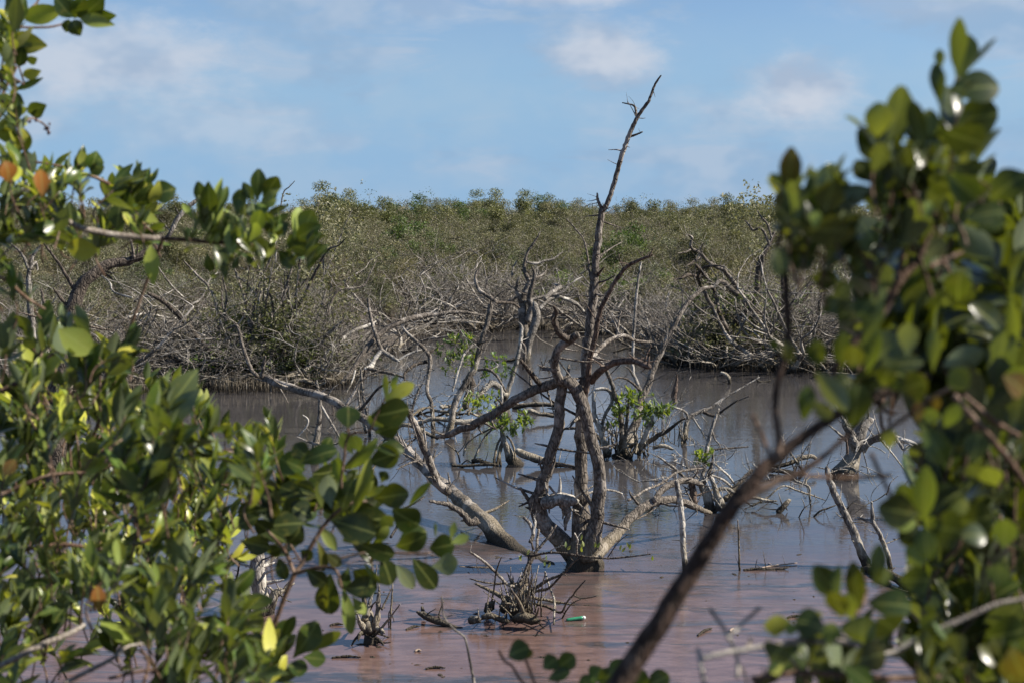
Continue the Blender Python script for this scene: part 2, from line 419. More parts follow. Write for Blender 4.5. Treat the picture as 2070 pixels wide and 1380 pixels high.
# ------------------------------------------------------------------ scrub and trees beyond the lagoon
def quads_mesh(name, C, U, Vv, tint, mat, color=None):
    """leaf quads: centre C, half-axes U and Vv (n,3), tint per leaf"""
    n = len(C)
    V = np.empty((n, 4, 3)); V[:, 0] = C - U; V[:, 1] = C + Vv; V[:, 2] = C + U; V[:, 3] = C - Vv
    me = bpy.data.meshes.new(name)
    me.vertices.add(4*n); me.vertices.foreach_set('co', V.reshape(-1))
    me.loops.add(4*n); me.loops.foreach_set('vertex_index', np.arange(4*n, dtype=np.int32))
    me.polygons.add(n); me.polygons.foreach_set('loop_start', np.arange(0, 4*n, 4, dtype=np.int32))
    try: me.polygons.foreach_set('loop_total', np.full(n, 4, dtype=np.int32))
    except Exception: pass
    me.update(calc_edges=True)
    if np.ndim(tint) == 1:
        at_ = me.attributes.new('tint', 'FLOAT', 'FACE'); at_.data.foreach_set('value', tint.astype(np.float32))
    else:
        at_ = me.attributes.new('tint', 'FLOAT_COLOR', 'FACE'); at_.data.foreach_set('color', np.c_[tint, np.ones(n)].astype(np.float32).reshape(-1))
    me.materials.append(mat); me.update()
    return me

def grow(seed, h, spread, stems, levels, nsub, r0, lean=0.5, crook=0.35):
    """skeleton of a shrub: list of (points, radii, level)"""
    rng = random.Random(seed); out = []
    def go(p, d, L, r, lv):
        pts = [p]; rad = [r]; k = 4 if lv < 2 else 3
        for i in range(k):
            d = (d + Vector((rng.gauss(0, crook), rng.gauss(0, crook), rng.gauss(0.10, crook*.7)))*0.6).normalized()
            p = p + d*(L/k); pts.append(p); rad.append(r*(1-0.62*(i+1)/k))
        out.append((pts, rad, lv))
        if lv < levels:
            for q in range(nsub[lv]):
                i = rng.randrange(1, k+1) if q else k
                dd = (d*0.6 + Vector((rng.gauss(0, .75), rng.gauss(0, .75), rng.gauss(.25, .5)))).normalized()
                go(pts[i], dd, L*rng.uniform(.45, .75), max(rad[i]*rng.uniform(.6, .85), 0.004), lv+1)
    for s in range(stems):
        a = 6.283*(s + rng.random()*.8)/stems; ln = rng.uniform(.25, 1.0)*lean
        d = Vector((math.cos(a)*ln, math.sin(a)*ln, 1)).normalized()
        go(Vector((math.cos(a)*.06*spread, math.sin(a)*.06*spread, -0.05)), d, h*rng.uniform(.42, .62), r0*rng.uniform(.6, 1), 0)
    return out
def shrub_meshes(name, seed, h, spread, stems=6, levels=3, nsub=(4, 4, 3), r0=0.045, nleaf=3500, lsize=0.085, leafmat='far_scrub', lean=.55, crook=.35, minlv=2, clump=0.13, tw='twig', flat=0.0, ncl=0, rcl=.3):
    sk = grow(seed, h, spread, stems, levels, nsub, r0, lean, crook)
    zmax = max(p.z for s in sk for p in s[0]); f = h/zmax
    mb = MB(); tips = []
    for pts, rad, lv in sk:
        pts = [Vector((p.x*f*spread, p.y*f*spread, p.z*f)) for p in pts]
        mb.tube(pts, rad, n=5 if lv < 2 else 3, rough=.08 if lv < 2 else 0, wob=.3 if lv < 2 else 0, seed=seed, step=4 if lv < 2 else 60, jag=False)
        if lv >= minlv:
            for i in range(1, len(pts)): tips.append(tuple(pts[i]))
    stem = mb.build(name + '_stems', M[tw]); me1 = stem.data; bpy.data.objects.remove(stem)
    me2 = None
    if nleaf:
        rs = np.random.RandomState(seed); T = np.array(tips)
        idx = rs.randint(0, len(T), nleaf)
        C = T[idx] + rs.normal(0, clump, (nleaf, 3))*np.array([1, 1, .75 - flat])
        if ncl:
            hi = T[T[:, 2] > .42*h]; cc = hi[rs.randint(0, len(hi), ncl)]; sel = rs.random_sample(nleaf) < .72
            dv = rs.normal(0, 1, (nleaf, 3)); dv /= np.linalg.norm(dv, axis=1)[:, None]
            Cc = cc[rs.randint(0, ncl, nleaf)] + dv*(rcl*rs.random_sample((nleaf, 1))**.45)*np.array([1, 1, .62])
            C[sel] = Cc[sel]
        C[:, 2] = np.maximum(C[:, 2], 0.12)
        A = rs.normal(0, 1, (nleaf, 3)); A[:, 2] = A[:, 2]*.7 + .5; A /= np.linalg.norm(A, axis=1)[:, None]
        B = rs.normal(0, 1, (nleaf, 3)); B -= A*(A*B).sum(1)[:, None]; B /= np.linalg.norm(B, axis=1)[:, None]
        s = lsize*rs.uniform(.6, 1.25, (nleaf, 1))
        tt = rs.random_sample(nleaf)
        me2 = quads_mesh(name + '_leaves', C, A*s*.5, B*s*.26, tt, M[leafmat])
    return me1, me2

SCRUB = [shrub_meshes('scrub', 10+i, h, sp, stems=7, nsub=(4, 4, 4), nleaf=nl, lsize=.056, clump=.10, ncl=16, rcl=.30) for i, (h, sp, nl) in enumerate(((2.1, .75, 4600), (2.5, .62, 6000), (1.8, .85, 3400), (2.8, .58, 5200), (2.2, .75, 1200), (2.3, .8, 6400)))]
TREES = [shrub_meshes('tree', 40+i, h, sp, stems=4, nsub=(4, 4, 3), nleaf=nl, lsize=.12, r0=.07, lean=.5, clump=.2, minlv=2, ncl=20, rcl=.62) for i, (h, sp, nl) in enumerate(((4.6, .62, 9000), (5.0, .5, 9000), (4.4, .72, 8500), (4.8, .6, 6000)))]
GREEN = [shrub_meshes('green', 60+i, h, sp, stems=5, nleaf=nl, lsize=.10, leafmat='far_green', r0=.06, lean=.5, clump=.17, ncl=20, rcl=.42) for i, (h, sp, nl) in enumerate(((3.6, 1.1, 6500), (2.2, 1.25, 4200)))]
BARE = [shrub_meshes('bare', 80+i, h, sp, stems=st, levels=3, nsub=(4, 4, 3), nleaf=0, r0=r0, lean=1.0, crook=.62, tw='grey_wood') for i, (h, sp, st, r0) in enumerate(((2.2, 1.2, 4, .042), (1.9, 1.5, 5, .036), (2.6, 1.0, 3, .05), (1.6, 1.8, 5, .034)))]

def put(name, meshes, loc, rz, sc, label, cat, group, color=(1, 1, 1, 1), parts=('trunk', 'crown')):
    o = empty(name, loc, label, cat, group)
    o.rotation_euler = (0, 0, rz); o.scale = (sc, sc, sc)
    for pn, me in zip(parts, meshes):
        if me is None: continue
        c = bpy.data.objects.new(pn, me); COL.objects.link(c); c.parent = o; c.color = color
    return o

rng = random.Random(5)
# individual scrub bushes nearest the far bank
BARE2 = [shrub_meshes('arched', 180+i, h, sp, stems=st, levels=2, nsub=(5, 3, 2), nleaf=0, r0=r0, lean=.85, crook=.62, tw='arched_wood') for i, (h, sp, st, r0) in enumerate(((2.4, 1.3, 3, .055), (2.0, 1.6, 3, .05), (2.8, 1.1, 2, .06), (1.6, 1.9, 4, .045), (2.2, 1.4, 3, .05)))]
cand = []
for k in range(4000):
    y = 29 + 56*rng.random()**0.8; half = 0.375*y + 2.5
    x = rng.uniform(-half, half)
    d = y - shore_y(x)
    if d < 1.3: continue
    if abs(x + 3.6) < .5 and y < 41: continue
    cand.append((x, y, d))
chosen = []
for (x, y, d) in cand:
    md = 1.05 + 0.020*(y-30)
    if all((x-a)**2 + (y-b)**2 > md*md for a, b, _ in chosen): chosen.append((x, y, d))
chosen.sort(key=lambda q: q[1])
stuff_pts = []
n_in = 0
for (x, y, d) in chosen:
    inview = abs(x) < 0.37*y + 1
    k = rng.randrange(6); sc = (1.35 + .026*(y-35))*rng.uniform(.72, 1.3)*(.75 if d < 3 else 1)/(2.1, 2.5, 1.8, 2.8, 2.2, 2.3)[k]*1.06
    rz = rng.random()*6.28; tone = rng.uniform(.62, 1.2); warm = rng.uniform(-.09, .09)
    colr = (tone*(1+warm), tone, tone*(1-warm), 1)
    if inview and n_in < 290:
        n_in += 1
        put('scrub_bush', SCRUB[k], (x, y, .05), rz, sc, 'grey green scrub mangrove bush in the low thicket across the water', 'bush', 'scrub bushes across the water', colr)
    else: stuff_pts.append((x, y, .05, rz, sc, k))
# thicket farther back: nobody could count it
for k in range(1150):
    y = 60 + 75*rng.random(); half = 0.39*y + 6; x = rng.uniform(-half, half)
    k6 = rng.randrange(6); sc = (1.35 + .026*(y-35))*rng.uniform(.8, 1.25)/(2.1, 2.5, 1.8, 2.8, 2.2, 2.3)[k6]*1.06
    stuff_pts.append((x, y, .05, rng.random()*6.28, sc, k6))
me = bpy.data.meshes.new('thicket'); me.from_pydata([p[:3] for p in stuff_pts], [], [])
a = me.attributes.new('rz', 'FLOAT_VECTOR', 'POINT'); a.data.foreach_set('vector', [q for p in stuff_pts for q in (0, 0, p[3])])
a = me.attributes.new('sc', 'FLOAT', 'POINT'); a.data.foreach_set('value', [p[4] for p in stuff_pts])
a = me.attributes.new('kind_id', 'INT', 'POINT'); a.data.foreach_set('value', [p[5] for p in stuff_pts])
th = bpy.data.objects.new('thicket', me); COL.objects.link(th)
tag(th, 'dense grey green mangrove thicket stretching back to the tree line', 'thicket', kind='stuff')
proto = {}
for ch in COL.objects:
    if ch.parent and ch.parent.name.startswith('scrub_bush'):
        for i, (m1, m2) in enumerate(SCRUB):
            if ch.data is m1: proto.setdefault((i, 0), ch)
            if ch.data is m2: proto.setdefault((i, 1), ch)
ng = bpy.data.node_groups.new('thicket_scatter', 'GeometryNodeTree')
ng.interface.new_socket('Geometry', in_out='INPUT', socket_type='NodeSocketGeometry')
ng.interface.new_socket('Geometry', in_out='OUTPUT', socket_type='NodeSocketGeometry')
gi = ng.nodes.new('NodeGroupInput'); go_ = ng.nodes.new('NodeGroupOutput'); jn = ng.nodes.new('GeometryNodeJoinGeometry')
def attr(nm, ty):
    n = ng.nodes.new('GeometryNodeInputNamedAttribute'); n.data_type = ty; n.inputs['Name'].default_value = nm; return n.outputs['Attribute']
rz_, sc_, kd_ = attr('rz', 'FLOAT_VECTOR'), attr('sc', 'FLOAT'), attr('kind_id', 'INT')
for (i, j), ob in proto.items():
    oi = ng.nodes.new('GeometryNodeObjectInfo'); oi.inputs['Object'].default_value = ob; oi.inputs['As Instance'].default_value = True
    oi.transform_space = 'ORIGINAL'
    cp = ng.nodes.new('FunctionNodeCompare'); cp.data_type = 'INT'; cp.operation = 'EQUAL'
    ng.links.new(kd_, cp.inputs[2]); cp.inputs[3].default_value = i
    ip = ng.nodes.new('GeometryNodeInstanceOnPoints')
    ng.links.new(gi.outputs[0], ip.inputs['Points']); ng.links.new(cp.outputs[0], ip.inputs['Selection'])
    ng.links.new(oi.outputs['Geometry'], ip.inputs['Instance'])
    ng.links.new(rz_, ip.inputs['Rotation']); ng.links.new(sc_, ip.inputs['Scale'])
    ng.links.new(ip.outputs[0], jn.inputs[0])
ng.links.new(jn.outputs[0], go_.inputs[0])
md = th.modifiers.new('scatter', 'NODES'); md.node_group = ng

# skyline trees, one by one: (px, top py, depth, kind)
SKY = ((20, 415), (75, 420), (130, 418), (190, 410), (250, 415), (310, 405), (370, 395), (430, 402), (480, 398), (590, 392), (640, 388), (690, 380), (735, 382), (780, 392), (880, 400), (930, 398),
       (985, 396), (1040, 390), (1085, 386), (1150, 402), (1205, 408), (1260, 404), (1310, 402), (1355, 400), (1410, 410), (1460, 405), (1510, 408), (1570, 405), (1630, 412), (1690, 408), (1750, 405), (1810, 400), (1870, 395),
       (1930, 400), (1985, 398), (2040, 395))
for i, (px, py) in enumerate([q for q in SKY] + [(q[0] + 28, q[1] + 5) for q in SKY]):
    Y = rng.uniform(98, 128); p = at(px + rng.uniform(-8, 8), py - rng.choice((-14, -8, -4, 0, 5, 12)), Y)
    k = rng.randrange(4); hgt = (4.6, 5.0, 4.4, 4.8)[k]
    t = rng.uniform(.7, 1.05)
    put('skyline_tree', TREES[k], (p.x, Y, .05), rng.random()*6.28, p.z/hgt, 'olive crowned tree in the row along the horizon', 'tree', 'trees along the horizon', (t*.9, t, t*.75, 1))
for k in range(120):
    Y = rng.uniform(92, 128); x = rng.uniform(-.37*Y, .37*Y); kk = rng.randrange(4); t = rng.uniform(.75, 1.1)
    put('skyline_tree', TREES[kk], (x, Y, .05), rng.random()*6.28, (3.5 + rng.choice((-.2, .1, .3, .6, .9, 1.3)) + rng.uniform(-.1, .1))/(4.6, 5.0, 4.4, 4.8)[kk], 'olive crowned tree in the row along the horizon', 'tree', 'trees along the horizon', (t*.95, t, t*.8, 1))
for k in range(190):
    Y = rng.uniform(50, 104); x = rng.uniform(-.38*Y, .38*Y); kk = rng.randrange(4)
    t = rng.choice((.5, .62, .8, .95, 1.05))
    put('olive_tree', TREES[kk], (x, Y, .05), rng.random()*6.28, (1.9 + .030*(Y-50))*rng.uniform(.8, 1.25)/4.6, 'rounded olive tree rising from the thicket below the horizon', 'tree', 'trees in the thicket', (t, t, t*.85, 1))
for (px, py, Y, k, sc, lab) in ((840, 386, 104, 0, 1.0, 'dark green round tree standing highest on the horizon'),
                            (1095, 388, 108, 0, 1.0, 'dark green spreading tree on the horizon beside the tall dead trunk'),
                            (935, 402, 100, 0, .9, 'small dark green tree on the horizon next to the round one'),
                            (868, 462, 56, 0, .75, 'dark green bush showing in the middle of the thicket'),
                            (815, 442, 72, 1, .9, 'low bright green bush below the round horizon tree'),
                            (1275, 460, 62, 1, .8, 'flat bright green bush beside the tall dead trunk')):
    p = at(px, py, Y); hgt = (3.6, 2.2)[k]
    put('green_tree', GREEN[k], (p.x, Y, .05), rng.random()*6, p.z/hgt, lab, 'tree', None, (.85, 1, .8, 1))
for k in range(26):
    Y = rng.uniform(46, 92); x = rng.uniform(-.37*Y, .37*Y); kk = rng.randrange(2); t = rng.uniform(.8, 1.25)
    put('dark_bush', GREEN[kk], (x, Y, .05), rng.random()*6.28, (1.6 + .026*(Y-46))*rng.uniform(.8, 1.25)/(3.6, 2.2)[kk], 'darker green rounded bush among the grey scrub across the water', 'bush', 'dark bushes in the scrub', (t, t*1.02, t, 1))
# dead bare shrubs along the far bank
for k in range(115):
    x = rng.uniform(-16, 16); y = shore_y(x) + rng.uniform(-.3, 8)*rng.random()
    if abs(x) > .37*y: continue
    put('bare_shrub', BARE[rng.randrange(4)], (x, y, 0.0), rng.random()*6.28, rng.uniform(.6, 1.2), 'leafless grey shrub on the far bank of the lagoon', 'dead shrub', 'leafless shrubs on the far bank', parts=('branches',))

for k in range(95):
    x = rng.uniform(-11, 11) if k % 3 else rng.uniform(-6.5, 6.5); y = shore_y(x) + rng.uniform(-1.0, 4.0)
    if abs(x) > .36*y or (-6.2 < x < -3.5 and y < 30.3): continue
    put('arched_dead_tree', BARE2[rng.randrange(5)], (x, y, -.05), rng.random()*6.28, rng.uniform(.7, 1.3), 'crooked leafless dead mangrove in the tangle along the far water edge', 'dead tree', 'dead trees along the far water edge', parts=('branches',))
# breathing roots in the mud along the bank
def roots_along(name, label, pts, n, hgt, seed):
    rs = random.Random(seed); V, F = [], []
    for k in range(n):
        (x0, y0, sd) = pts[rs.randrange(len(pts))]
        x = x0 + rs.gauss(0, sd); y = y0 + rs.gauss(0, sd); h = hgt*rs.uniform(.3, 1.0)*(.6 + 1.0*abs(mnoise.noise(Vector((x*1.7, y*1.7, 2)))))*1.3; r = rs.uniform(.005, .0095)
        lx, ly = rs.gauss(0, .08)*h*1.5, rs.gauss(0, .08)*h*1.5; b = len(V); z0 = -0.12
        for (rr, zz, fx) in ((r, z0, 0), (r*.8, h*.6, .5), (r*.3, h, 1)):
            for q in range(3):
                an = q*2.094 + k; V.append((x + lx*fx + rr*math.cos(an), y + ly*fx + rr*math.sin(an), zz))
        for lv in range(2):
            for q in range(3): F.append((b+lv*3+q, b+lv*3+(q+1) % 3, b+lv*3+3+(q+1) % 3, b+lv*3+3+q))
        F.append((b+6, b+7, b+8))
    me = bpy.data.meshes.new(name); me.from_pydata(V, [], F); me.materials.append(M['bark'])
    o = bpy.data.objects.new(name, me); COL.objects.link(o); tag(o, label, 'roots', kind='stuff'); return o
ptsL = [(x, shore_y(x) + rng.uniform(-.7, .9), .22) for x in [rng.uniform(-9.5, -3.1) for _ in range(160)]]
ptsR = [(x, shore_y(x) + rng.uniform(-.8, .9), .22) for x in [rng.uniform(3.8, 12) for _ in range(160)]]
ptsM = [(x, shore_y(x) + rng.uniform(-.5, .8), .25) for x in [rng.uniform(-4, 4.5) for _ in range(160)]]
roots_along('breathing_roots', 'thin upright breathing roots fringing the bank of the green clump', ptsL, 2300, .27, 1)
roots_along('breathing_roots', 'thin breathing roots fringing the bank under the arching dark trees', ptsR, 2300, .25, 2)
roots_along('breathing_roots', 'thin breathing roots along the farthest shore of the lagoon', ptsM, 1800, .22, 3)

# ------------------------------------------------------------------ leaf masses
LEAF = {k: leaf_mesh('leaf_' + k, k) for k in ('round', 'spoon', 'point')}
LEAF.update({k: leaf_mesh('leaf_' + k, k, fold=.20, curl=.20) for k in ('roundb', 'spoonb', 'pointb')})
LEAF.update({k: leaf_mesh('leaf_' + k, k, fold=.06, curl=-.10) for k in ('roundc', 'spoonc', 'pointc')})
LEAFLO = {k: leaf_mesh('small_leaf_' + k, k, ns=4) for k in ('spoon', 'point')}
def leaf_matrix(base, d, nrm, L, Wd):
    x = d.normalized(); z = nrm - x*nrm.dot(x)
    z = z.normalized() if z.length > 1e-6 else x.orthogonal().normalized()
    y = z.cross(x)
    m = Matrix((x*L, y*Wd, z*L*0.8)).transposed().to_4x4(); m.translation = base
    return m
def joined_leaves(name, items, mat, parent, base, lib=LEAF):
    """items: (matrix, shape, colour) -> one mesh"""
    Vs, Fs, Us, Cs = [], [], [], []; o = 0
    for m, sh, c in items:
        _, V, F, UV = lib[sh]
        A = np.array(m.to_3x3()); Vs.append(V @ A.T + np.array(m.translation - base))
        Fs.append(np.array(F) + o); o += len(V)
        Us.append(UV[np.array(F).reshape(-1)]); Cs.append(np.tile(np.array(c[:3]), (len(F), 1)))
    V = np.concatenate(Vs); F = np.concatenate(Fs); n = len(F)
    me = bpy.data.meshes.new(name)
    me.vertices.add(len(V)); me.vertices.foreach_set('co', V.reshape(-1))
    me.loops.add(4*n); me.loops.foreach_set('vertex_index', F.reshape(-1).astype(np.int32))
    me.polygons.add(n); me.polygons.foreach_set('loop_start', np.arange(0, 4*n, 4, dtype=np.int32))
    me.update(calc_edges=True)
    uvl = me.uv_layers.new(name='UVMap'); uvl.data.foreach_set('uv', np.concatenate(Us).reshape(-1).astype(np.float32))
    a = me.attributes.new('tint', 'FLOAT_COLOR', 'FACE'); a.data.foreach_set('color', np.c_[np.concatenate(Cs), np.ones(n)].astype(np.float32).reshape(-1))
    me.polygons.foreach_set('use_smooth', [True]*n); me.materials.append(mat); me.update()
    ob = bpy.data.objects.new(name, me); COL.objects.link(ob); ob.parent = parent
    if parent is None: ob.location = base
    return ob
def vrand(rng, s=1.0): return Vector((rng.gauss(0, s), rng.gauss(0, s), rng.gauss(0, s)))

def shoots(parent, name, spots, seed, L=0.115, wr=0.34, pal=((.065, .115, .022), (.10, .16, .034), (.18, .21, .05), (.045, .085, .02)), twig=True, shape='point', label=None):
    """leafy tufts: spots (px, py, radius px, Y, tufts)"""
    rng = random.Random(seed); items = []; mb = MB()
    for (px, py, rp, Y, nt) in spots:
        for k in range(int(nt*1.15)):
            an = rng.random()*6.28; rr = rp*math.sqrt(rng.random())
            c = at(px + 1.15*rr*math.cos(an), py + rr*.95*math.sin(an), Y + rng.gauss(0, rp*.6*Y/FPX))
            up = (Vector((0, 0, 1)) + vrand(rng, .45)).normalized()
            if twig: mb.tube([c - up*rng.uniform(.06, .14) + vrand(rng, .02), c], [.004, .0025], n=3, rough=0, wob=0, step=40)
            for j in range(rng.randrange(5, 9)):
                d = (up*rng.uniform(.25, .9) + vrand(rng, .62)).normalized()
                l = L*rng.uniform(.65, 1.15)
                items.append((leaf_matrix(c - up*rng.random()*.05, d, up + vrand(rng, .25), l, l*wr*rng.uniform(.85, 1.2)), shape, rng.choice(pal)))
    o = joined_leaves(name, items, M['leaf_mid'], parent, parent.location, LEAFLO); o['kind'] = 'stuff'
    if label: o['label'] = label
    if twig: t = mb.build('twigs', M['bark_dark'], parent, parent.location); t['kind'] = 'stuff'
    return o

# ------------------------------------------------------------------ the tall dead tree in the middle
Y0 = wy(1145)
b = on_water(1183, 1142); T = empty('dead_tree', b, 'tall grey dead mangrove with a bare spire rising above the horizon', 'dead tree')
limb(T, 'trunk', '1180,1160,84 1180,1138,78 1178,1105,54 1177,1060,40 1176,1024,32 1174,980,29 1174,920,26 1175,870,24 1177,815,24 1183,772,23 1185,714,21 1189,680,20 1194,646,19 1198,600,18 1202,555,16 1207,505,15 1212,455,14 1217,422,12', Y0, Y0, n=14, spikes=16, rough=.13)
limb(T, 'spire', '1216,430,11 1231,404,10 1245,358,9.5 1258,311,9.5 1272,274,9 1289,237,8 1303,216,7 1312,203,6 1322,176,4.5 1329,163,4 1336,153,3', Y0, Y0-.1, n=9, spikes=5, rough=.16)
limb(T, 'branch', '1287,236,5.5 1283,216,4.5 1272,211,3.6 1258,208,2.2', Y0, Y0+.1, n=6, spikes=3)
limb(T, 'branch', '1274,276,5.5 1287,272,4.2 1299,267,2.6', Y0, Y0-.1, n=6, spikes=1)
limb(T, 'branch', '1218,425,7.5 1209,406,6.5 1207,391,3.5', Y0, Y0, n=7, spikes=3)
limb(T, 'trunk', '1194,1130,44 1199,1080,36 1207,1040,27 1212,1002,26 1213,970,26 1209,940,25 1204,915,25 1191,861,25 1184,832,26 1171,800,25 1157,777,24 1143,769,22', Y0-.14, Y0-.3, n=12, spikes=8, rough=.12)
limb(T, 'trunk', '1172,1140,50 1151,1112,42 1131,1090,38 1105,1062,35 1088,1036,34 1084,1012,31 1095,985,27 1102,960,25 1111,930,23 1117,904,22 1128,867,22 1131,835,21 1133,798,20 1136,770,20', Y0+.1, Y0-.25, n=12, spikes=9, rough=.12)
limb(T, 'limb', '1150,770,23 1120,774,21 1096,781,20 1048,805,18 1004,832,17 960,856,16 927,869,15 905,878,12 883,882,7', Y0-.3, Y0+.9, n=10, spikes=12, rough=.15)
limb(T, 'limb', '1136,772,20 1124,748,19 1122,728,18 1127,709,18 1143,693,18 1157,684,17 1166,677,15', Y0-.28, Y0-.6, n=10, spikes=6, rough=.14)
limb(T, 'limb', '1160,682,14 1146,684,14 1138,680,14 1126,666,13 1118,649,12 1121,637,11 1125,629,9 1119,619,5', Y0-.55, Y0-.9, 'bark_dark', n=9, spikes=6, rough=.16)
limb(T, 'branch', '1096,783,11 1082,764,11 1067,745,9 1052,727,6', Y0, Y0-.2, 'bark_dark', n=8, spikes=5, rough=.16)
limb(T, 'branch', '1122,745,9 1106,745,9 1092,740,6', Y0-.3, Y0-.1, n=7, spikes=6)
limb(T, 'limb', '1182,806,11 1187,774,12 1193,722,11 1204,676,10.5 1212,632,10 1224,605,9.5 1245,568,9 1265,541,8 1292,526,7 1308,520,5.5 1319,515,3', Y0-.15, Y0-.7, 'bark_red', n=9, spikes=12, rough=.12)
limb(T, 'twig', '1313,518,4 1318,508,3 1321,501,1.6', Y0-.7, Y0-.7, 'bark_red', n=5)
limb(T, 'limb', '1196,770,16 1208,754,15 1222,743,14 1248,731,14 1274,728,14 1292,733,13 1305,739,12 1313,741,9', Y0-.1, Y0-1.1, 'bark_red', n=10, spikes=8, rough=.15)
limb(T, 'twig', '1309,738,6 1311,730,4.5 1313,720,2', Y0-1.1, Y0-1.1, 'bark_red', n=5)
limb(T, 'limb', '1193,728,9 1213,704,9 1230,689,9 1248,681,9 1265,679,8 1280,687,7 1300,690,5.5 1318,691,3', Y0, Y0+1.1, 'bark', n=8, spikes=12, rough=.16)
limb(T, 'branch', '1248,680,6 1250,654,5 1256,630,2.8', Y0+.6, Y0+.7, n=6, spikes=4)
limb(T, 'branch', '1194,565,5.5 1188,520,4.5 1180,485,4 1165,465,3.4 1146,443,2', Y0, Y0+.5, n=6, spikes=4)
limb(T, 'branch', '1206,522,4.5 1225,509,3.4 1240,499,2.6 1260,488,1.5', Y0, Y0+.6, n=5, spikes=2)
limb(T, 'twig', '1207,558,8 1216,546,4.5 1221,540,1.8', Y0, Y0-.2, 'bark_red', n=6)
limb(T, 'limb', '1190,1132,42 1212,1112,30 1232,1092,25 1250,1074,23 1276,1046,20 1304,1022,18 1337,1010,17 1370,1010,16 1398,1021,14 1420,1030,11 1437,1036,7', Y0-.1, wy(1078), n=12, spikes=8, rough=.12)
limb(T, 'branch', '1322,1010,13 1341,989,14 1363,976,14 1385,971,13 1402,972,12 1418,980,9', wy(1112), wy(1080), n=9, spikes=4)
limb(T, 'branch', '1402,1020,16 1401,995,15 1397,968,13', wy(1080), wy(1080), 'bark_red', n=9, spikes=3, rough=.16)
limb(T, 'branch', '1290,1018,7 1276,1000,5 1272,990,3', wy(1120), wy(1118), n=6)
limb(T, 'branch', '1084,1026,11 1071,1012,9.5 1060,998,8 1052,985,5', Y0, Y0-.1, n=7, spikes=1)
limb(T, 'branch', '1084,1026,8 1072,1027,6 1062,1024,2', Y0, Y0-.1, 'bark_dark', n=6, spikes=2)
o = limb(T, 'broken_limb', '1096,1016,26 1112,1014,30 1130,1006,27 1145,1008,30 1158,1010,22 1166,1012,12', Y0-.15, Y0-.1, 'driftwood', n=12, spikes=7, rough=.30)
o['label'] = 'bleached broken limb wedged against the trunk'
limb(T, 'broken_limb', '1140,1018,20 1146,1032,17 1147,1045,12 1143,1058,8 1143,1070,5', Y0-.12, Y0-.1, 'grey_wood', n=9, spikes=2, rough=.25)
limb(T, 'branch', '1110,982,5 1122,996,5 1132,1008,5', Y0-.2, Y0-.15, n=6, spikes=1)
limb(T, 'branch', '1200,1046,5 1216,1040,4 1217,1056,2', Y0-.2, Y0-.3, 'bark_dark', n=5)
limb(T, 'branch', '1188,996,5 1215,989,5 1240,991,4.4 1258,997,3', Y0+.2, Y0+.7, 'driftwood', n=6, spikes=2)
limb(T, 'branch', '1270,1010,5 1290,999,5 1304,990,5 1337,976,5.4 1363,957,5 1390,949,5 1420,946,4', wy(1122), wy(1060), n=6, spikes=5)

# ------------------------------------------------------------------ leaning dead trunk beside it
Yp = wy(1150); b = on_water(1085, 1148); T = empty('leaning_dead_tree', b, 'dead trunk leaning far over the water towards the left thicket', 'dead tree')
limb(T, 'trunk', '1140,1192,62 1108,1164,60 1078,1144,54 1045,1121,46 1011,1089,39 981,1055,35 954,1033,31 930,1012,27 910,994,26 879,967,24 858,945,22 835,923,20 815,903,19 780,876,18 742,850,17 697,825,16 643,798,16 600,786,16 560,774,16 530,760,13', Yp, Yp+5.5, n=14, spikes=26, rough=.15)
limb(T, 'limb', '905,992,20 886,978,18 873,945,15 857,905,14 842,866,14 830,842,12 822,828,9', Yp+1.1, Yp+.4, n=10, spikes=9, rough=.14)
limb(T, 'branch', '966,1050,18 950,1056,15 934,1037,12 906,1019,11 888,1016,8 869,1012,5', Yp+.5, Yp+.3, n=9, spikes=4, rough=.18)
limb(T, 'branch', '530,762,9 532,740,7.5 536,720,5', Yp+5.4, Yp+5.3, n=7, spikes=1)
limb(T, 'branch', '520,760,9 507,745,8.5 490,697,7.5 480,660,7 468,661,5 457,664,3', Yp+5.5, Yp+5.8, 'bark', n=8, spikes=4)
limb(T, 'branch', '697,825,7 712,800,6 733,766,5 760,752,4 785,745,2.5', Yp+4, Yp+4.2, n=6, spikes=4)
limb(T, 'branch', '846,930,5 826,936,4 802,948,2', Yp+2, Yp+1.8, n=5)
limb(T, 'branch', '905,990,4 914,976,3 922,966,1.6', Yp+1, Yp+1, n=5)
Ys = on_water(640, 930).y
b = on_water(640, 935); T2 = empty('dead_sapling', b, 'forked grey dead stem standing behind the dark leafed sprig', 'dead stem')
limb(T2, 'stem', '630,945,20 637,905,15 643,870,11 647,830,8 645,800,7 640,770,5', Ys, Ys+.2, 'grey_wood', n=8, spikes=5)
limb(T2, 'branch', '650,820,5 670,855,5 690,890,4', Ys, Ys-.3, 'grey_wood', n=6, spikes=2)
limb(T2, 'branch', '600,882,3 625,893,4.5 655,900,5 690,892,5 720,872,4', Ys-.1, Ys-.3, 'grey_wood', n=6, spikes=4)
limb(T2, 'branch', '604,880,3 618,864,4 623,848,4 612,838,2', Ys-.1, Ys-.1, 'driftwood', n=6, spikes=1)
b = on_water(735, 880); Ys = b.y; T2 = empty('dead_sapling', b, 'pair of thin dead stems crossed behind the top leaf of the sprig', 'dead stem')
limb(T2, 'stem', '748,885,7 742,840,6 734,800,5.5 731,770,5 729,745,4', Ys, Ys, 'grey_wood', n=6, spikes=4)
limb(T2, 'stem', '740,875,6 729,830,5 725,795,4 724,782,3', Ys, Ys+.2, 'grey_wood', n=6, spikes=2)
limb(T2, 'branch', '724,832,7 745,808,6 764,785,5.5 790,770,3', Ys-.2, Ys-.5, 'bark_dark', n=6, spikes=3)

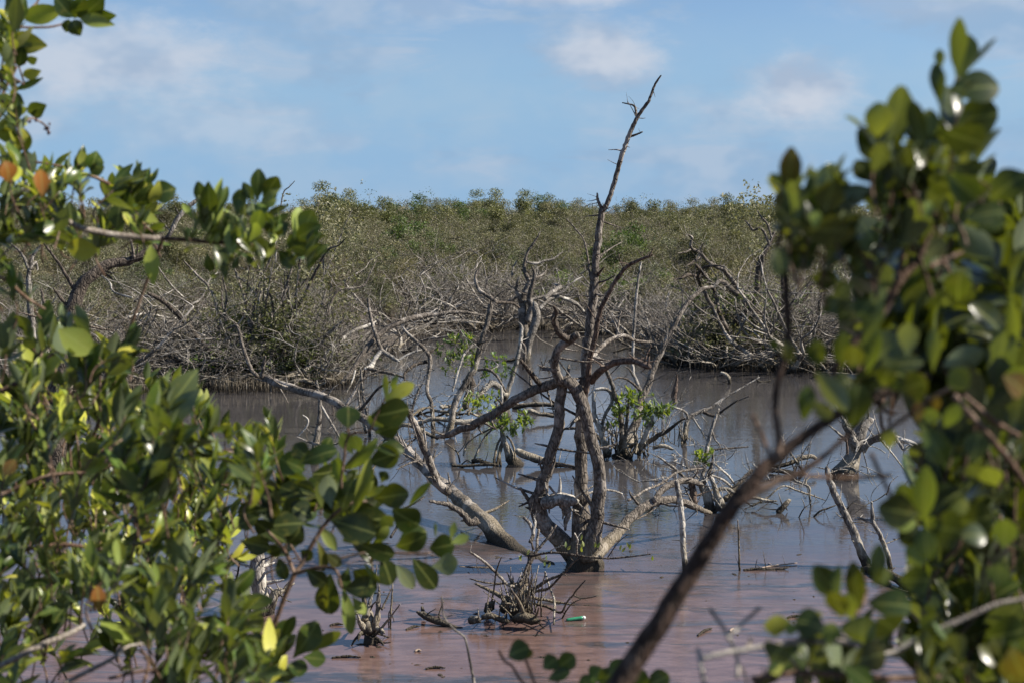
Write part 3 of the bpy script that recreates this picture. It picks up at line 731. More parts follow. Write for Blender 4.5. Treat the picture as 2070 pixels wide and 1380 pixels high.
# ------------------------------------------------------------------ tangled dead wood with green shoots, left of the tall tree
b = on_water(930, 885); Yq = b.y; T = empty('dead_tree', b, 'crooked dead tree with hooked top beside yellow green shoots', 'dead tree')
limb(T, 'trunk', '909,880,22 911,856,13 913,839,13 922,809,13.5 935,785,13 952,757,13 963,730,12 972,696,11 983,661,10.5 989,632,11 993,616,12', Yq, Yq+.3, n=10, spikes=10, rough=.13)
limb(T, 'branch', '992,620,10 1003,611,10 987,600,8 967,585,7 961,561,6.5 966,548,5 971,540,2.5', Yq+.3, Yq+.5, 'bark', n=8, spikes=7)
limb(T, 'branch', '1000,612,7 1020,612,6 1037,614,5.5 1050,622,4', Yq+.3, Yq+.6, 'bark_dark', n=7, spikes=4)
limb(T, 'branch', '983,585,3.5 985,566,3 996,556,2', Yq+.5, Yq+.5, 'bark', n=5)
limb(T, 'branch', '966,748,6 985,746,5.5 1000,755,5 1012,772,5 1023,792,4', Yq, Yq-.4, 'bark', n=6, spikes=3)
limb(T, 'branch', '915,790,4 921,768,5 929,740,5 938,716,5 952,700,6 960,696,6', Yq-.5, Yq-.2, 'driftwood', n=6, spikes=3)
limb(T, 'branch', '963,698,5 975,692,4 987,689,2', Yq+.2, Yq, 'bark_dark', n=5)
shoots(T, 'leaves', ((930, 690, 22, Yq+.1, 17), (905, 708, 20, Yq+.2, 9), (925, 732, 30, Yq, 17), (945, 715, 18, Yq+.3, 9)), 21, L=.10)
b = on_water(1022, 812); Yr = b.y; T = empty('dead_sapling', b, 'pale straight dead stem leaning right beside small green tuft', 'dead stem')
limb(T, 'stem', '1018,820,11 1022,806,10 1033,770,9.5 1043,735,9 1050,704,8.5 1053,680,8 1055,661,6 1048,652,3', Yr, Yr+.2, 'driftwood', n=8, spikes=7)
limb(T, 'branch', '1052,690,5 1061,702,6 1060,726,7 1058,745,6', Yr+.1, Yr+.3, 'bark_dark', n=6, spikes=2)
limb(T, 'branch', '1022,800,14 1000,775,13 985,780,12 975,790,12 965,802,10', Yr, Yr-.4, 'driftwood', n=8, spikes=4, rough=.2)
shoots(T, 'leaves', ((1005, 735, 24, Yr-.1, 16), (985, 748, 16, Yr, 7), (1022, 748, 15, Yr, 7)), 22, L=.10, pal=((.05, .105, .02), (.075, .14, .025), (.11, .18, .03)))
b = on_water(870, 868); Yr = b.y; T = empty('dead_sapling', b, 'bent dead stem rising from pale driftwood left of the shoots', 'dead stem')
limb(T, 'stem', '876,868,10 872,817,8 863,791,7.5 865,763,8 870,730,9 865,713,9 839,687,7 822,672,6 815,662,4', Yr, Yr+.3, 'bark', n=8, spikes=8)
limb(T, 'branch', '866,714,6 884,702,5 900,692,5 918,688,3', Yr+.2, Yr+.4, 'bark_dark', n=6, spikes=2)
limb(T, 'branch', '866,730,8 845,735,7 830,742,6 818,755,5 818,768,3', Yr+.2, Yr-.1, 'bark_dark', n=7, spikes=6)
limb(T, 'branch', '830,845,7 836,815,6 845,790,5 853,776,3', Yr-.3, Yr-.3, 'bark', n=6, spikes=4)
b = on_water(745, 800); Yr = b.y; T = empty('dead_tree', b, 'bleached forked dead limb arching over the far channel', 'dead tree')
limb(T, 'limb', '690,775,8 710,751,10 726,727,11 741,703,11.5 758,685,11 775,670,12 800,655,12 825,646,12 850,640,10.5 876,636,9 927,631,7 955,634,5.5 981,639,3', Yr, Yr+1.5, 'bark', n=9, spikes=18, rough=.14)
limb(T, 'limb', '744,603,5 747,630,6.5 751,649,7.5 758,672,8 764,690,8.5 771,710,9', Yr+.6, Yr+.3, 'bark', n=8, spikes=4)
limb(T, 'limb', '771,708,10 785,717,8.5 795,724,8.5 806,730,6', Yr+.3, Yr+.1, 'driftwood', n=8, spikes=2)
limb(T, 'limb', '772,709,10 760,722,9.5 753,735,10 747,744,12 738,745,8', Yr+.3, Yr, 'driftwood', n=8, spikes=2)
limb(T, 'branch', '745,744,8 770,750,6 800,757,5.5 820,764,3', Yr, Yr-.4, 'bark_dark', n=7, spikes=3)
limb(T, 'branch', '806,728,4 820,718,4 835,712,5 850,708,5', Yr+.1, Yr+.2, 'driftwood', n=6, spikes=2)
limb(T, 'branch', '718,748,4 712,770,3.6 702,790,3 694,806,2', Yr-.1, Yr-.4, 'driftwood', n=5, spikes=2)
limb(T, 'branch', '738,746,5 735,765,5 730,780,4 729,800,3', Yr-.1, Yr-.1, 'bark_dark', n=6)
for (t, Yy, mt, lab) in (('838,868,5 855,852,8 876,846,9 905,848,10 935,853,12 965,850,10 985,856,5', 870, 'driftwood', 'long bleached log lying in the tangle below the shoots'),
                     ('795,870,6 815,858,8 838,862,9 862,875,8 885,886,5', 885, 'grey_wood', 'grey sunken log at the near edge of the tangle'),
                     ('1036,824,7 1060,819,10 1083,816,10 1105,817,9 1124,818,8 1140,826,6', 822, 'grey_wood', 'upper of two dark logs floating behind the tall dead tree'),
                     ('1056,832,6 1073,829,9 1089,835,8 1108,838,8 1130,842,6', 845, 'grey_wood', 'lower of two dark logs floating behind the tall dead tree'),
                     ('913,940,6 935,941,6 961,939,6 985,938,6 1000,938,5', 940, 'driftwood', 'thin pale log floating left of the flared stump'),
                     ('1044,908,10 1053,915,17 1078,925,17 1100,932,15 1117,937,13 1140,940,9 1163,942,3', 938, 'driftwood', 'tapered bleached log resting against the flared stump')):
    p = parse(t); Yy = wy(Yy + 4); bb = at(p[0][0], p[0][1], Yy)
    o = limb(None, 'driftwood_log', t, Yy, Yy-.1, mt, n=10, spikes=4, rough=.14); tag(o, lab, 'log', 'floating logs')
b = on_water(900, 850); Yr = b.y; T = empty('driftwood_heap', b, 'heap of bleached broken branches under the green shoots', 'driftwood')
rg = random.Random(77)
for k in range(26):
    x = rg.uniform(820, 985); y = rg.uniform(815, 872); a = rg.uniform(-1.2, 1.2); L = rg.uniform(25, 75)
    x2, y2 = x + L*math.cos(a), y - L*.6*math.sin(a)
    limb(T, 'branch', f'{x:.0f},{y:.0f},{rg.uniform(4,8):.1f} {(x+x2)/2+rg.uniform(-5,5):.0f},{(y+y2)/2+rg.uniform(-5,5):.0f},{rg.uniform(4,7):.1f} {x2:.0f},{y2:.0f},2', Yr + rg.uniform(-.6, .9), Yr + rg.uniform(-.6, .9), rg.choice(('driftwood', 'grey_wood', 'bark', 'bark_dark')), n=6, spikes=2)
limb(T, 'branch', '938,775,14 952,768,16 948,795,18 940,822,14', Yr+.2, Yr+.2, 'bark_dark', n=9, rough=.25)
shoots(T, 'leaves', ((965, 812, 20, Yr-.5, 9), (980, 828, 24, Yr-.6, 12), (950, 822, 14, Yr-.4, 5), (1000, 800, 12, Yr-.5, 4)), 23, L=.105, pal=((.09, .15, .025), (.15, .21, .04), (.24, .27, .05)))

# flared stump with arching roots and its tuft
b = on_water(1032, 938); Yr = b.y; T = empty('mangrove_stump', b, 'flared pale mangrove stump on arching roots with a green tuft', 'stump')
limb(T, 'trunk', '1044,944,36 1037,932,27 1029,916,19 1022,900,14 1016,880,11 1014,855,9 1013,830,8 1014,800,6 1013,780,4', Yr, Yr+.1, 'driftwood', n=10, spikes=5, rough=.14)
for t in ('1014,858,4 983,870,4 950,889,4 940,905,4 937,920,4', '1014,862,4 989,872,4 970,900,4.5 960,925,4.5 957,940,4.5', '1015,880,5 1005,900,5 1000,925,6 999,940,6',
          '1018,884,4.5 1010,905,4.5 1010,925,5 1012,940,5', '1024,880,4.5 1034,892,5 1040,912,5 1041,928,4', '1018,890,6 1010,915,7 1005,941,8'):
    limb(T, 'root', t, Yr+.1, Yr-.1, 'bark', n=6, spikes=0)
for t in ('930,935,3 925,915,3.5 915,905,3 902,895,2', '925,915,2.5 938,900,2 945,880,1.5', '933,938,3 944,930,2.5 957,938,2', '955,932,10 965,929,11 985,936,9 1000,938,8'):
    limb(T, 'twig', t, Yr-.1, Yr-.2, 'bark_dark', n=5, spikes=2)
shoots(T, 'leaves', ((1010, 845, 20, Yr, 11), (1040, 845, 24, Yr-.1, 15), (1062, 852, 10, Yr-.1, 5), (1030, 862, 22, Yr+.1, 9)), 24, L=.10, pal=((.05, .09, .02), (.075, .125, .028), (.13, .17, .04)))

# ------------------------------------------------------------------ living clump on prop roots, right of the tall tree
b = on_water(1262, 922); Yj = b.y; T = empty('mangrove_clump', b, 'clump of leaning mangrove stems on prop roots with fresh green leaves', 'mangrove')
limb(T, 'trunk', '1256,930,46 1266,905,27 1275,880,20 1287,850,18 1292,825,17 1297,804,17 1309,780,15 1322,741,13.5 1337,709,12 1357,672,11 1374,637,10 1388,615,9 1402,600,9 1415,588,9 1428,582,8 1441,580,5', Yj, Yj+1.2, 'bark', n=11, spikes=14, rough=.13)
limb(T, 'stem', '1258,915,14 1258,880,12 1252,835,10 1243,796,9 1230,757,8.5 1219,738,7.5 1209,722,6', Yj, Yj-.6, 'bark', n=8, spikes=5)
limb(T, 'stem', '1228,922,16 1222,898,14 1215,872,11 1203,842,10 1200,815,9 1200,790,7', Yj-.2, Yj-.3, 'driftwood', n=8, spikes=4)
limb(T, 'branch', '1203,787,6.5 1220,785,7 1232,790,7 1237,804,7 1234,818,7 1224,836,7 1219,852,6 1218,868,6', Yj-.3, Yj-.2, 'driftwood', n=7, spikes=3)
limb(T, 'stem', '1296,792,9 1288,774,8 1280,752,7 1279,722,6 1281,680,6 1283,643,6 1286,600,6 1291,560,5 1296,530,4', Yj+.4, Yj+.8, 'grey_wood', n=8, spikes=9)
limb(T, 'branch', '1295,790,6.5 1280,775,5.5 1265,765,4.5 1250,763,4 1240,768,2.5', Yj+.3, Yj, 'bark_dark', n=6, spikes=3)
limb(T, 'branch', '1280,760,4 1274,748,3.5 1264,740,2', Yj+.3, Yj+.2, 'bark', n=5)
limb(T, 'stem', '1290,915,13 1300,890,12 1312,862,11 1318,842,8', Yj-.1, Yj-.3, 'driftwood', n=8, spikes=3)
limb(T, 'stem', '1262,905,9 1266,860,8 1270,825,6 1271,805,3', Yj-.3, Yj-.4, 'bark', n=7, spikes=3)
limb(T, 'stem', '1283,912,14 1306,896,11 1330,880,9.5 1352,868,8 1372,852,5 1385,845,2.5', Yj, Yj-.5, 'bark_dark', n=8, spikes=5)
limb(T, 'root', '1222,902,8 1206,880,8 1190,872,8 1170,866,7 1150,865,6 1135,868,4', Yj-.1, Yj+.2, 'bark_dark', n=7, spikes=4)
limb(T, 'root', '1240,880,6 1220,862,6 1200,850,6 1185,848,4', Yj+.2, Yj+.5, 'grey_wood', n=6, spikes=2)
rg = random.Random(31)
for k in range(30):
    x = rg.uniform(1216, 1318); y = rg.uniform(912, 936); x2 = x + rg.uniform(-14, 14); h = rg.uniform(30, 85)
    limb(T, 'root', f'{x2:.0f},{y:.0f},{rg.uniform(3,5):.1f} {x+rg.uniform(-5,5):.0f},{y-h*.5:.0f},{rg.uniform(2.6,4.2):.1f} {x:.0f},{y-h:.0f},2', Yj + rg.uniform(-.5, .4), Yj + rg.uniform(-.3, .3), rg.choice(('bark', 'driftwood', 'bark_dark', 'grey_wood')), n=5)
shoots(T, 'leaves', ((1262, 815, 24, Yj-.4, 14), (1280, 795, 15, Yj-.3, 7), (1252, 830, 14, Yj-.4, 5), (1318, 818, 22, Yj-.3, 13), (1342, 828, 17, Yj-.3, 9), (1310, 842, 20, Yj-.2, 8), (1236, 855, 10, Yj-.4, 3)), 25, L=.115, pal=((.045, .088, .018), (.068, .12, .024), (.10, .155, .034), (.17, .20, .05)))
for k in range(46):
    x = rg.uniform(1318, 1405); y = rg.uniform(880, 905); h = rg.uniform(18, 62)
    if k % 2: limb(T, 'root', f'{x:.0f},{y:.0f},2.4 {x+rg.uniform(-3,3):.0f},{y-h*.5:.0f},2.2 {x+rg.uniform(-7,7):.0f},{y-h:.0f},1.4', Yj + .3, Yj + .4, rg.choice(('grey_wood', 'bark')), n=4)
limb(T, 'root', '1320,905,7 1340,900,9 1355,905,7 1362,908,3', Yj+.1, Yj, 'driftwood', n=7, spikes=2)

# dead spreading tree right of it
b = on_water(1383, 897); Yk = b.y; T = empty('dead_tree', b, 'low dead tree with two long bare arms pointing up to the right', 'dead tree')
limb(T, 'trunk', '1381,902,14 1384,885,10 1386,862,9 1391,845,9 1404,836,8.5 1422,829,8 1435,825,7 1457,809,5 1483,793,4.4 1509,778,3.6 1535,762,2.2', Yk, Yk+.4, 'grey_wood', n=8, spikes=12, rough=.14)
limb(T, 'branch', '1422,832,7 1443,840,6.5 1455,834,5.5 1470,823,4.5 1490,810,3.6 1515,800,2.4', Yk+.1, Yk-.2, 'bark_dark', n=7, spikes=5)
limb(T, 'branch', '1392,846,5.5 1385,832,6 1375,827,5 1362,822,4 1352,818,3', Yk, Yk-.1, 'driftwood', n=6, spikes=3)
limb(T, 'branch', '1400,842,4 1410,858,4 1419,872,3.4 1424,886,2', Yk, Yk-.2, 'grey_wood', n=5, spikes=3)
for t in ('1365,815,11 1363,805,12 1365,785,10 1368,768,5 1367,752,2',):
    limb(T, 'snag', t, Yk+1.2, Yk+1.2, 'bark_red', n=9, spikes=2, rough=.2)

# cluster with the leafy snag, nearer
b = on_water(1430, 1032); Yl = b.y; T = empty('dead_tree', b, 'pale twisted dead tree holding one small tuft of green leaves', 'dead tree')
limb(T, 'trunk', '1441,1040,25 1437,1026,22 1431,1008,20 1424,990,18 1417,978,16', Yl, Yl, 'driftwood', n=11, spikes=4, rough=.16)
limb(T, 'stem', '1414,980,10 1420,960,9 1425,938,8.5 1428,912,8 1432,890,8 1440,862,7 1447,842,6 1453,826,4', Yl, Yl+.2, 'driftwood', n=8, spikes=8)
limb(T, 'branch', '1420,982,9 1430,962,9 1436,948,8 1440,932,6 1441,918,3', Yl, Yl-.1, 'bark', n=8, spikes=4)
limb(T, 'stem', '1458,1030,26 1455,1010,18 1448,995,13 1441,975,10 1437,965,9', Yl-.1, Yl, 'grey_wood', n=9, spikes=4, rough=.16)
limb(T, 'branch', '1466,1010,12 1485,988,11 1500,970,9 1520,950,7', Yl, Yl+.3, 'bark_dark', n=8, spikes=4)
limb(T, 'branch', '1438,960,5 1460,968,5 1475,980,5 1484,988,4', Yl, Yl+.2, 'grey_wood', n=6, spikes=1)
limb(T, 'branch', '1444,936,4 1458,948,5 1472,960,5 1486,980,4', Yl+.2, Yl+.3, 'driftwood', n=6, spikes=3)
limb(T, 'branch', '1406,988,4 1396,975,6 1382,962,6 1363,945,6 1345,932,5 1328,920,2.5', Yl, Yl-.3, 'grey_wood', n=7, spikes=6)
limb(T, 'branch', '1414,966,4 1400,952,4 1380,940,3.6 1366,933,2.4', Yl+.1, Yl+.3, 'driftwood', n=6, spikes=2)
limb(T, 'branch', '1440,872,4.5 1446,888,4 1455,900,3 1457,915,2', Yl+.2, Yl, 'grey_wood', n=5, spikes=2)
limb(T, 'branch', '1430,910,4.5 1460,906,4 1490,904,3.6 1513,902,2.2', Yl+.2, Yl+.3, 'bark_dark', n=5, spikes=3)
limb(T, 'branch', '1447,990,8 1470,988,8 1495,1000,7 1520,1004,7 1545,1010,6 1570,1012,3', Yl, Yl-.1, 'driftwood', n=7, spikes=4)
limb(T, 'branch', '1520,1022,5 1535,1014,5 1550,1006,4 1575,985,4 1590,982,4 1610,990,4 1640,1000,3.4 1668,1010,2', Yl+.1, Yl+.3, 'driftwood', n=6, spikes=4)
limb(T, 'branch', '1605,970,3.6 1625,978,5 1636,985,5 1637,1005,4 1640,1030,3', Yl+.4, Yl+.2, 'driftwood', n=6, spikes=3)
shoots(T, 'leaves', ((1414, 920, 11, Yl, 5), (1432, 922, 9, Yl, 4)), 26, L=.10, pal=((.16, .22, .04), (.22, .26, .06), (.10, .16, .03)))
b = on_water(1385, 1158); Yn = b.y; T = empty('standing_snag', b, 'slender pale dead post standing upright in the open water', 'snag')
limb(T, 'post', '1386,1164,13 1385,1140,12 1382,1100,12 1379,1060,12 1374,1020,12 1371,995,12 1368,972,10', Yn, Yn+.1, 'driftwood', n=10, spikes=5, rough=.14)
b = on_water(1495, 1152); T = empty('standing_stick', b, 'thin upright stick in the water right of the pale post', 'stick')
limb(T, 'stick', '1495,1158,5 1494,1120,4 1493,1080,3.6 1491,1050,2.4', b.y, b.y, 'bark_dark', n=6, spikes=2)
o = limb(None, 'floating_branch', '1540,1147,3 1560,1143,4 1585,1140,3.6 1611,1137,2', wy(1147), wy(1140), 'chip', n=6, spikes=2); tag(o, 'reddish thin branch floating right of the upright stick', 'branch')
o = limb(None, 'floating_branch', '1503,1152,5 1520,1150,7 1545,1150,7 1570,1150,6 1594,1146,3', wy(1152), wy(1150), 'driftwood', n=7, spikes=7, rough=.25); tag(o, 'short barnacled branch floating beside the reddish one', 'branch')
o = limb(None, 'broken_branch', '1572,1036,11 1582,1025,12 1590,1016,11 1596,1010,8', wy(1036), wy(1034), 'driftwood', n=9, spikes=3, rough=.2); tag(o, 'short broken branch end poking out of the mirror calm water', 'branch')
o = limb(None, 'broken_branch', '1645,1044,4 1658,1032,4 1675,1026,3.6 1690,1020,2', wy(1044), wy(1044), 'bark_dark', n=6, spikes=2); tag(o, 'small dark twig poking from the water before the forked trunk', 'branch')

# ------------------------------------------------------------------ right-hand snags
b = on_water(1752, 1148); Yu = b.y; T = empty('leaning_snag', b, 'thick weathered snag leaning left in front of the right bush', 'snag')
limb(T, 'trunk', '1770,1165,30 1752,1142,22 1742,1115,18 1732,1089,17 1720,1062,16 1708,1038,15 1695,1012,14 1684,987,14 1675,962,12 1671,944,8', Yu, Yu+.2, 'grey_wood', n=11, spikes=5, rough=.14)
limb(T, 'stem', '1800,1150,11 1793,1115,10 1783,1089,10 1772,1066,9 1764,1050,9 1763,1030,7 1762,1014,4', Yu, Yu, 'driftwood', n=8, spikes=5)
limb(T, 'branch', '1763,1056,7 1748,1050,6 1733,1045,4', Yu, Yu, 'driftwood', n=7, spikes=1)
limb(T, 'log', '1745,1150,14 1780,1155,18 1815,1170,18 1850,1195,22 1872,1215,26 1890,1240,34', Yu, wy(1240), 'bark_dark', n=11, spikes=4, rough=.16)
b = on_water(1712, 963); Yw = b.y; T = empty('forked_stump', b, 'stout forked grey trunk standing in the water behind the right bush', 'stump')
limb(T, 'trunk', '1706,972,62 1712,958,52 1718,940,38 1726,918,29 1732,900,27 1738,880,25 1746,860,20 1760,848,15', Yw, Yw+.2, 'grey_wood', n=13, spikes=7, rough=.16)
limb(T, 'limb', '1728,905,22 1722,890,20 1716,872,16 1706,850,12', Yw, Yw-.3, 'driftwood', n=9, spikes=4, rough=.16)
limb(T, 'limb', '1742,910,16 1756,893,15 1775,884,15 1796,880,13 1820,888,11 1845,895,9 1860,905,6 1868,912,3', Yw, Yw-.4, 'driftwood', n=9, spikes=12, rough=.18)
limb(T, 'branch', '1812,886,8 1822,902,7 1828,908,6 1838,898,6 1850,905,4', Yw-.3, Yw-.5, 'driftwood', n=7, spikes=4)
limb(T, 'branch', '1713,918,6 1712,900,5 1711,885,3', Yw-.3, Yw-.3, 'bark_red', n=6)
b = on_water(1620, 955); T = empty('sunken_branch', b, 'dark curved branch lying half sunk left of the forked trunk', 'branch'); Yy = b.y
limb(T, 'limb', '1535,945,6 1560,950,9 1585,952,10 1610,958,12 1640,962,10 1665,958,5', Yy-.2, Yy, 'bark_dark', n=9, spikes=4)
limb(T, 'limb', '1555,945,7 1580,940,9 1605,932,9 1620,925,10 1640,922,9 1650,926,6', Yy+.1, Yy+.2, 'bark_dark', n=9, spikes=3)
limb(T, 'branch', '1625,955,6 1612,935,5 1600,918,4 1596,910,2', Yy, Yy+.1, 'driftwood', n=6, spikes=2)
limb(T, 'branch', '1602,965,3 1610,945,3 1618,925,3 1632,900,2', Yy, Yy, 'grey_wood', n=5, spikes=3)
limb(T, 'branch', '1628,945,3 1634,920,2.6 1640,892,1.6', Yy, Yy, 'grey_wood', n=5, spikes=2)
b = on_water(1925, 1050); T = empty('dead_sapling', b, 'dark dead stem half hidden inside the right bush', 'dead stem')
limb(T, 'stem', '1960,1050,34 1950,1000,24 1938,950,20 1925,915,14 1918,890,8', b.y, b.y, 'bark', n=9, spikes=4)

# ------------------------------------------------------------------ near debris
b = on_water(1065, 1245); Yz = b.y; T = empty('twiggy_stump', b, 'low twiggy stump with radiating bare twigs and few small leaves', 'stump')
ZX = lambda s: ' '.join(','.join((f'{950+float(a)/5.75:.1f}', f'{1080+float(c)/5.75:.1f}', w)) for a, c, w in (q.split(',') for q in s.split()))
for t, dY, mt in (('560,900,9 640,700,8 760,620,8 900,530,7 1080,450,5 1200,320,4 1300,240,3', -.2, 'bark_dark'), ('580,880,8 640,640,7 700,330,7 770,200,7 780,60,6 800,-60,5', .2, 'bark_dark'),
                  ('560,800,6 600,560,6 690,300,6 800,160,6 930,0,5 1000,-110,3.6', .1, 'bark'), ('700,250,6 900,210,5.5 1100,215,5 1300,250,5 1600,275,4 1850,255,3.6 2100,225,2.6', -.3, 'bark_dark'),
                  ('540,600,7 440,580,6 330,470,6.5 200,340,6 80,250,5 0,200,4', -.2, 'bark'), ('430,560,4.5 300,565,4 150,550,3.6 0,510,2.6', -.1, 'bark_dark'),
                  ('240,380,4.5 120,378,4 0,375,3.6 -120,370,2.4', -.2, 'bark_dark'), ('600,760,6 760,660,6 900,630,5.5 1000,540,5 1080,450,3.6', -.4, 'bark_dark'),
                  ('740,800,6 900,840,6 1000,890,5.5 1070,895,4.5 1130,780,4.5 1200,700,4 1240,640,4 1340,530,2.6', -.5, 'bark_dark'), ('1200,700,3 1300,740,3 1470,715,2', -.5, 'bark_dark'),
                  ('1060,1000,4 1120,880,3.6 1200,790,3 1290,750,2', -.6, 'bark_dark'), ('870,430,5 930,620,4.5 980,760,4.5 980,900,4 975,1040,4', -.5, 'driftwood'),
                  ('250,790,4 280,620,3.6 300,460,3.4 330,350,3 365,260,1.8', -.2, 'bark_dark'), ('830,960,3.6 825,800,3.4 840,600,3 880,440,2.4', -.3, 'bark'),
                  ('560,920,10 520,800,9 540,650,8 600,520,6', 0, 'bark'), ('620,900,9 650,760,8 640,600,6 600,480,4', .1, 'bark'), ('500,900,8 470,760,7 470,620,5 500,500,3', .05, 'grey_wood'),
                  ('420,890,6 500,740,5 560,660,4 640,560,3', -.3, 'driftwood'), ('660,930,5 665,760,4.5 690,640,4 680,500,3', -.3, 'driftwood'), ('1240,240,4 1240,130,4 1250,60,4 1215,-20,3', -.4, 'driftwood'),
                  ('1600,265,2.6 1650,190,2.4 1720,90,2.2 1830,0,1.6', -.3, 'bark_dark'), ('930,205,2.6 960,170,2.4 1075,125,1.4', -.3, 'driftwood'), ('740,170,6 725,130,5 715,70,3', 0, 'bark_dark'),
                  ('700,90,9 735,-10,8 700,-120,7 640,-190,7 610,-210,4', .2, 'bark'), ('735,0,6 760,-140,5 740,-210,3', .2, 'grey_wood')):
    limb(T, 'twig', ZX(t), Yz, Yz + dY, mt, n=6, spikes=4)
rg = random.Random(4)
for k in range(34):
    x = rg.uniform(420, 760); x2 = x + rg.uniform(-160, 160); y2 = rg.uniform(330, 700)
    limb(T, 'twig', ZX(f'{x:.0f},{rg.uniform(850,930):.0f},{rg.uniform(2,4.5):.1f} {(x+x2)/2+rg.uniform(-30,30):.0f},{(y2+890)/2:.0f},{rg.uniform(2,4):.1f} {x2:.0f},{y2:.0f},1.6'), Yz + rg.uniform(-.25, .25), Yz + rg.uniform(-.5, .4), rg.choice(('bark', 'grey_wood', 'driftwood', 'bark_dark')), n=5)
limb(T, 'stump', ZX('180,900,10 240,830,22 265,790,12'), Yz, Yz, 'bark_dark', n=9, rough=.3)
limb(T, 'stump', ZX('380,900,18 420,830,26 400,760,10'), Yz, Yz, 'bark_dark', n=9, rough=.3)
limb(T, 'stump', ZX('560,940,44 590,860,42 610,760,30 600,640,20 585,560,12'), Yz, Yz, 'bark_dark', n=10, rough=.3, spikes=8)
rgl = random.Random(9)
its = []
for (x, y) in ((595, 310), (565, 290), (665, 235), (885, 300), (875, 370), (1110, 150), (1130, 175), (1290, 65), (1325, 140), (1295, 160), (1450, 150), (1475, 150), (1745, 185), (1765, 200), (1850, 150), (1855, 170), (905, 385), (1300, 200), (2120, 300)):
    p = at(950 + x/5.75, 1080 + y/5.75, Yz - .25)
    its.append((leaf_matrix(p, Vector((rgl.gauss(0, .4), rgl.gauss(0, .3), 1)), Vector((rgl.gauss(0, .6), -1, .3)), .055, .024), 'point', rgl.choice(((.20, .22, .07), (.28, .28, .10), (.10, .14, .04)))))
o = joined_leaves('leaves', its, M['leaf_mid'], T, T.location, LEAFLO); o['kind'] = 'stuff'
for t, lab, mt in (('500,1000,12 560,960,22 640,965,26 720,985,22 790,1000,12', 'dark mossy log end under the twiggy stump', 'bark_dark'), ('140,960,10 210,945,14 300,955,12 380,985,12 440,1010,10', 'dark curved log left of the twiggy stump', 'bark_dark'),
               ('0,1020,8 30,985,18 80,975,16 110,1010,8', 'ragged pale wood lump at the end of the floating log', 'driftwood')):
    t = ZX(t); o = limb(None, 'driftwood_log', t, Yz-.35, Yz-.4, mt, n=10, spikes=5, rough=.3); tag(o, lab, 'log', 'logs beside the twiggy stump')
T = None
o = limb(None, 'driftwood_log', '842,1236,4 851,1240,10 858,1243,14 874,1250,14 893,1257,14 905,1262,12 918,1268,10 935,1270,6', wy(1258), wy(1268), 'driftwood', n=11, spikes=4, rough=.13); tag(o, 'pale barkless log with a short side stub floating in the scum', 'log')
p_ = o.location
mbs = MB(); Yb = wy(1250); mbs.tube([at(857, 1244, Yb), at(855, 1234, Yb), at(853, 1226, Yb)], [.022, .017, .012], n=8, rough=.15)
q = mbs.build('stub', M['driftwood'], o, p_)
b = on_water(750, 1300); Yb = b.y; T = empty('ragged_stump', b, 'ragged little stump with splayed root stubs standing in the pink scum', 'stump')
Z5 = lambda s: ' '.join(','.join((f'{690+float(a)/6.273:.1f}', f'{1100+float(c)/6.273:.1f}', w)) for a, c, w in (q.split(',') for q in s.split()))
for t, nm, mt in (('370,1290,32 365,1230,27 360,1160,22 370,1080,24', 'base', 'driftwood'), ('370,1120,26 350,1020,32 340,940,27 350,860,17', 'trunk', 'grey_wood'), ('430,1050,16 455,940,14 465,840,11 470,720,10 475,640,8 480,560,4 480,500,1.6', 'stem', 'bark'),
                  ('310,960,15 305,850,12 295,720,10 285,600,7', 'stem', 'bark_dark'), ('330,900,10 350,780,8 385,640,6 420,520,4 440,380,3 450,260,2', 'stem', 'grey_wood'), ('290,1060,16 240,1010,12 215,940,6 205,880,2', 'root', 'driftwood'),
                  ('430,1060,13 490,1070,10 530,1110,7 550,1120,2', 'root', 'driftwood'), ('470,1060,7 500,1110,6 530,1150,2', 'root', 'driftwood'), ('440,1180,8 490,1220,7 535,1270,4', 'root', 'driftwood'), ('230,1130,6 170,1210,5 130,1280,3', 'root', 'bark_dark'),
                  ('280,1110,12 240,1130,8 215,1215,2.4', 'root', 'grey_wood'), ('510,830,4.5 560,720,4 600,640,3.4 630,560,2', 'twig', 'bark_dark')):
    limb(T, nm, Z5(t), Yb, Yb + (-.1 if nm == 'root' else .1), mt, n=9, spikes=4 if nm in ('trunk', 'base') else 1, rough=.22)
b = on_water(789, 1270); T = empty('standing_stick', b, 'thin rooted stick standing right of the ragged stump', 'stick')
for t in ('625,1070,4 625,900,5 640,700,4.4 650,500,3.6 655,450,2.6', '600,1060,2.6 600,880,2.4 625,830,2.4', '670,980,1.8 650,900,2 630,850,2', '640,820,2.4 665,830,2'):
    limb(T, 'stick' if t[0:3] == '625' else 'rootlet', Z5(t), b.y, b.y, 'bark', n=5)
b = on_water(520, 1240); Yb = b.y; T = empty('weathered_stump', b, 'tall fissured grey stump standing behind the lower left leaves', 'stump')
for t, nm in (('536,1248,40 532,1230,36 528,1200,34 523,1160,32 520,1120,26 516,1105,14', 'trunk'), ('540,1240,28 550,1215,20 556,1198,18 572,1192,8', 'stub'), ('506,1246,12 500,1225,10 498,1210,4', 'root')):
    limb(T, nm, t, Yb, Yb, 'driftwood', n=12, spikes=8, rough=.26)
o = limb(None, 'dead_twig', '470,1195,4 480,1160,4.5 485,1130,4 492,1100,3', wy(1240), wy(1240), 'bark_dark', n=6, spikes=10); tag(o, 'thin dark twig standing left of the fissured stump', 'twig')
o = limb(None, 'bare_branch', '790,1085,6 800,1068,6 808,1050,6 815,1030,4.5 845,1012,4 858,1003,3', wy(1150), wy(1130), 'bark', n=7, spikes=4); tag(o, 'bare branch end showing between leaves of the dark sprig', 'branch')
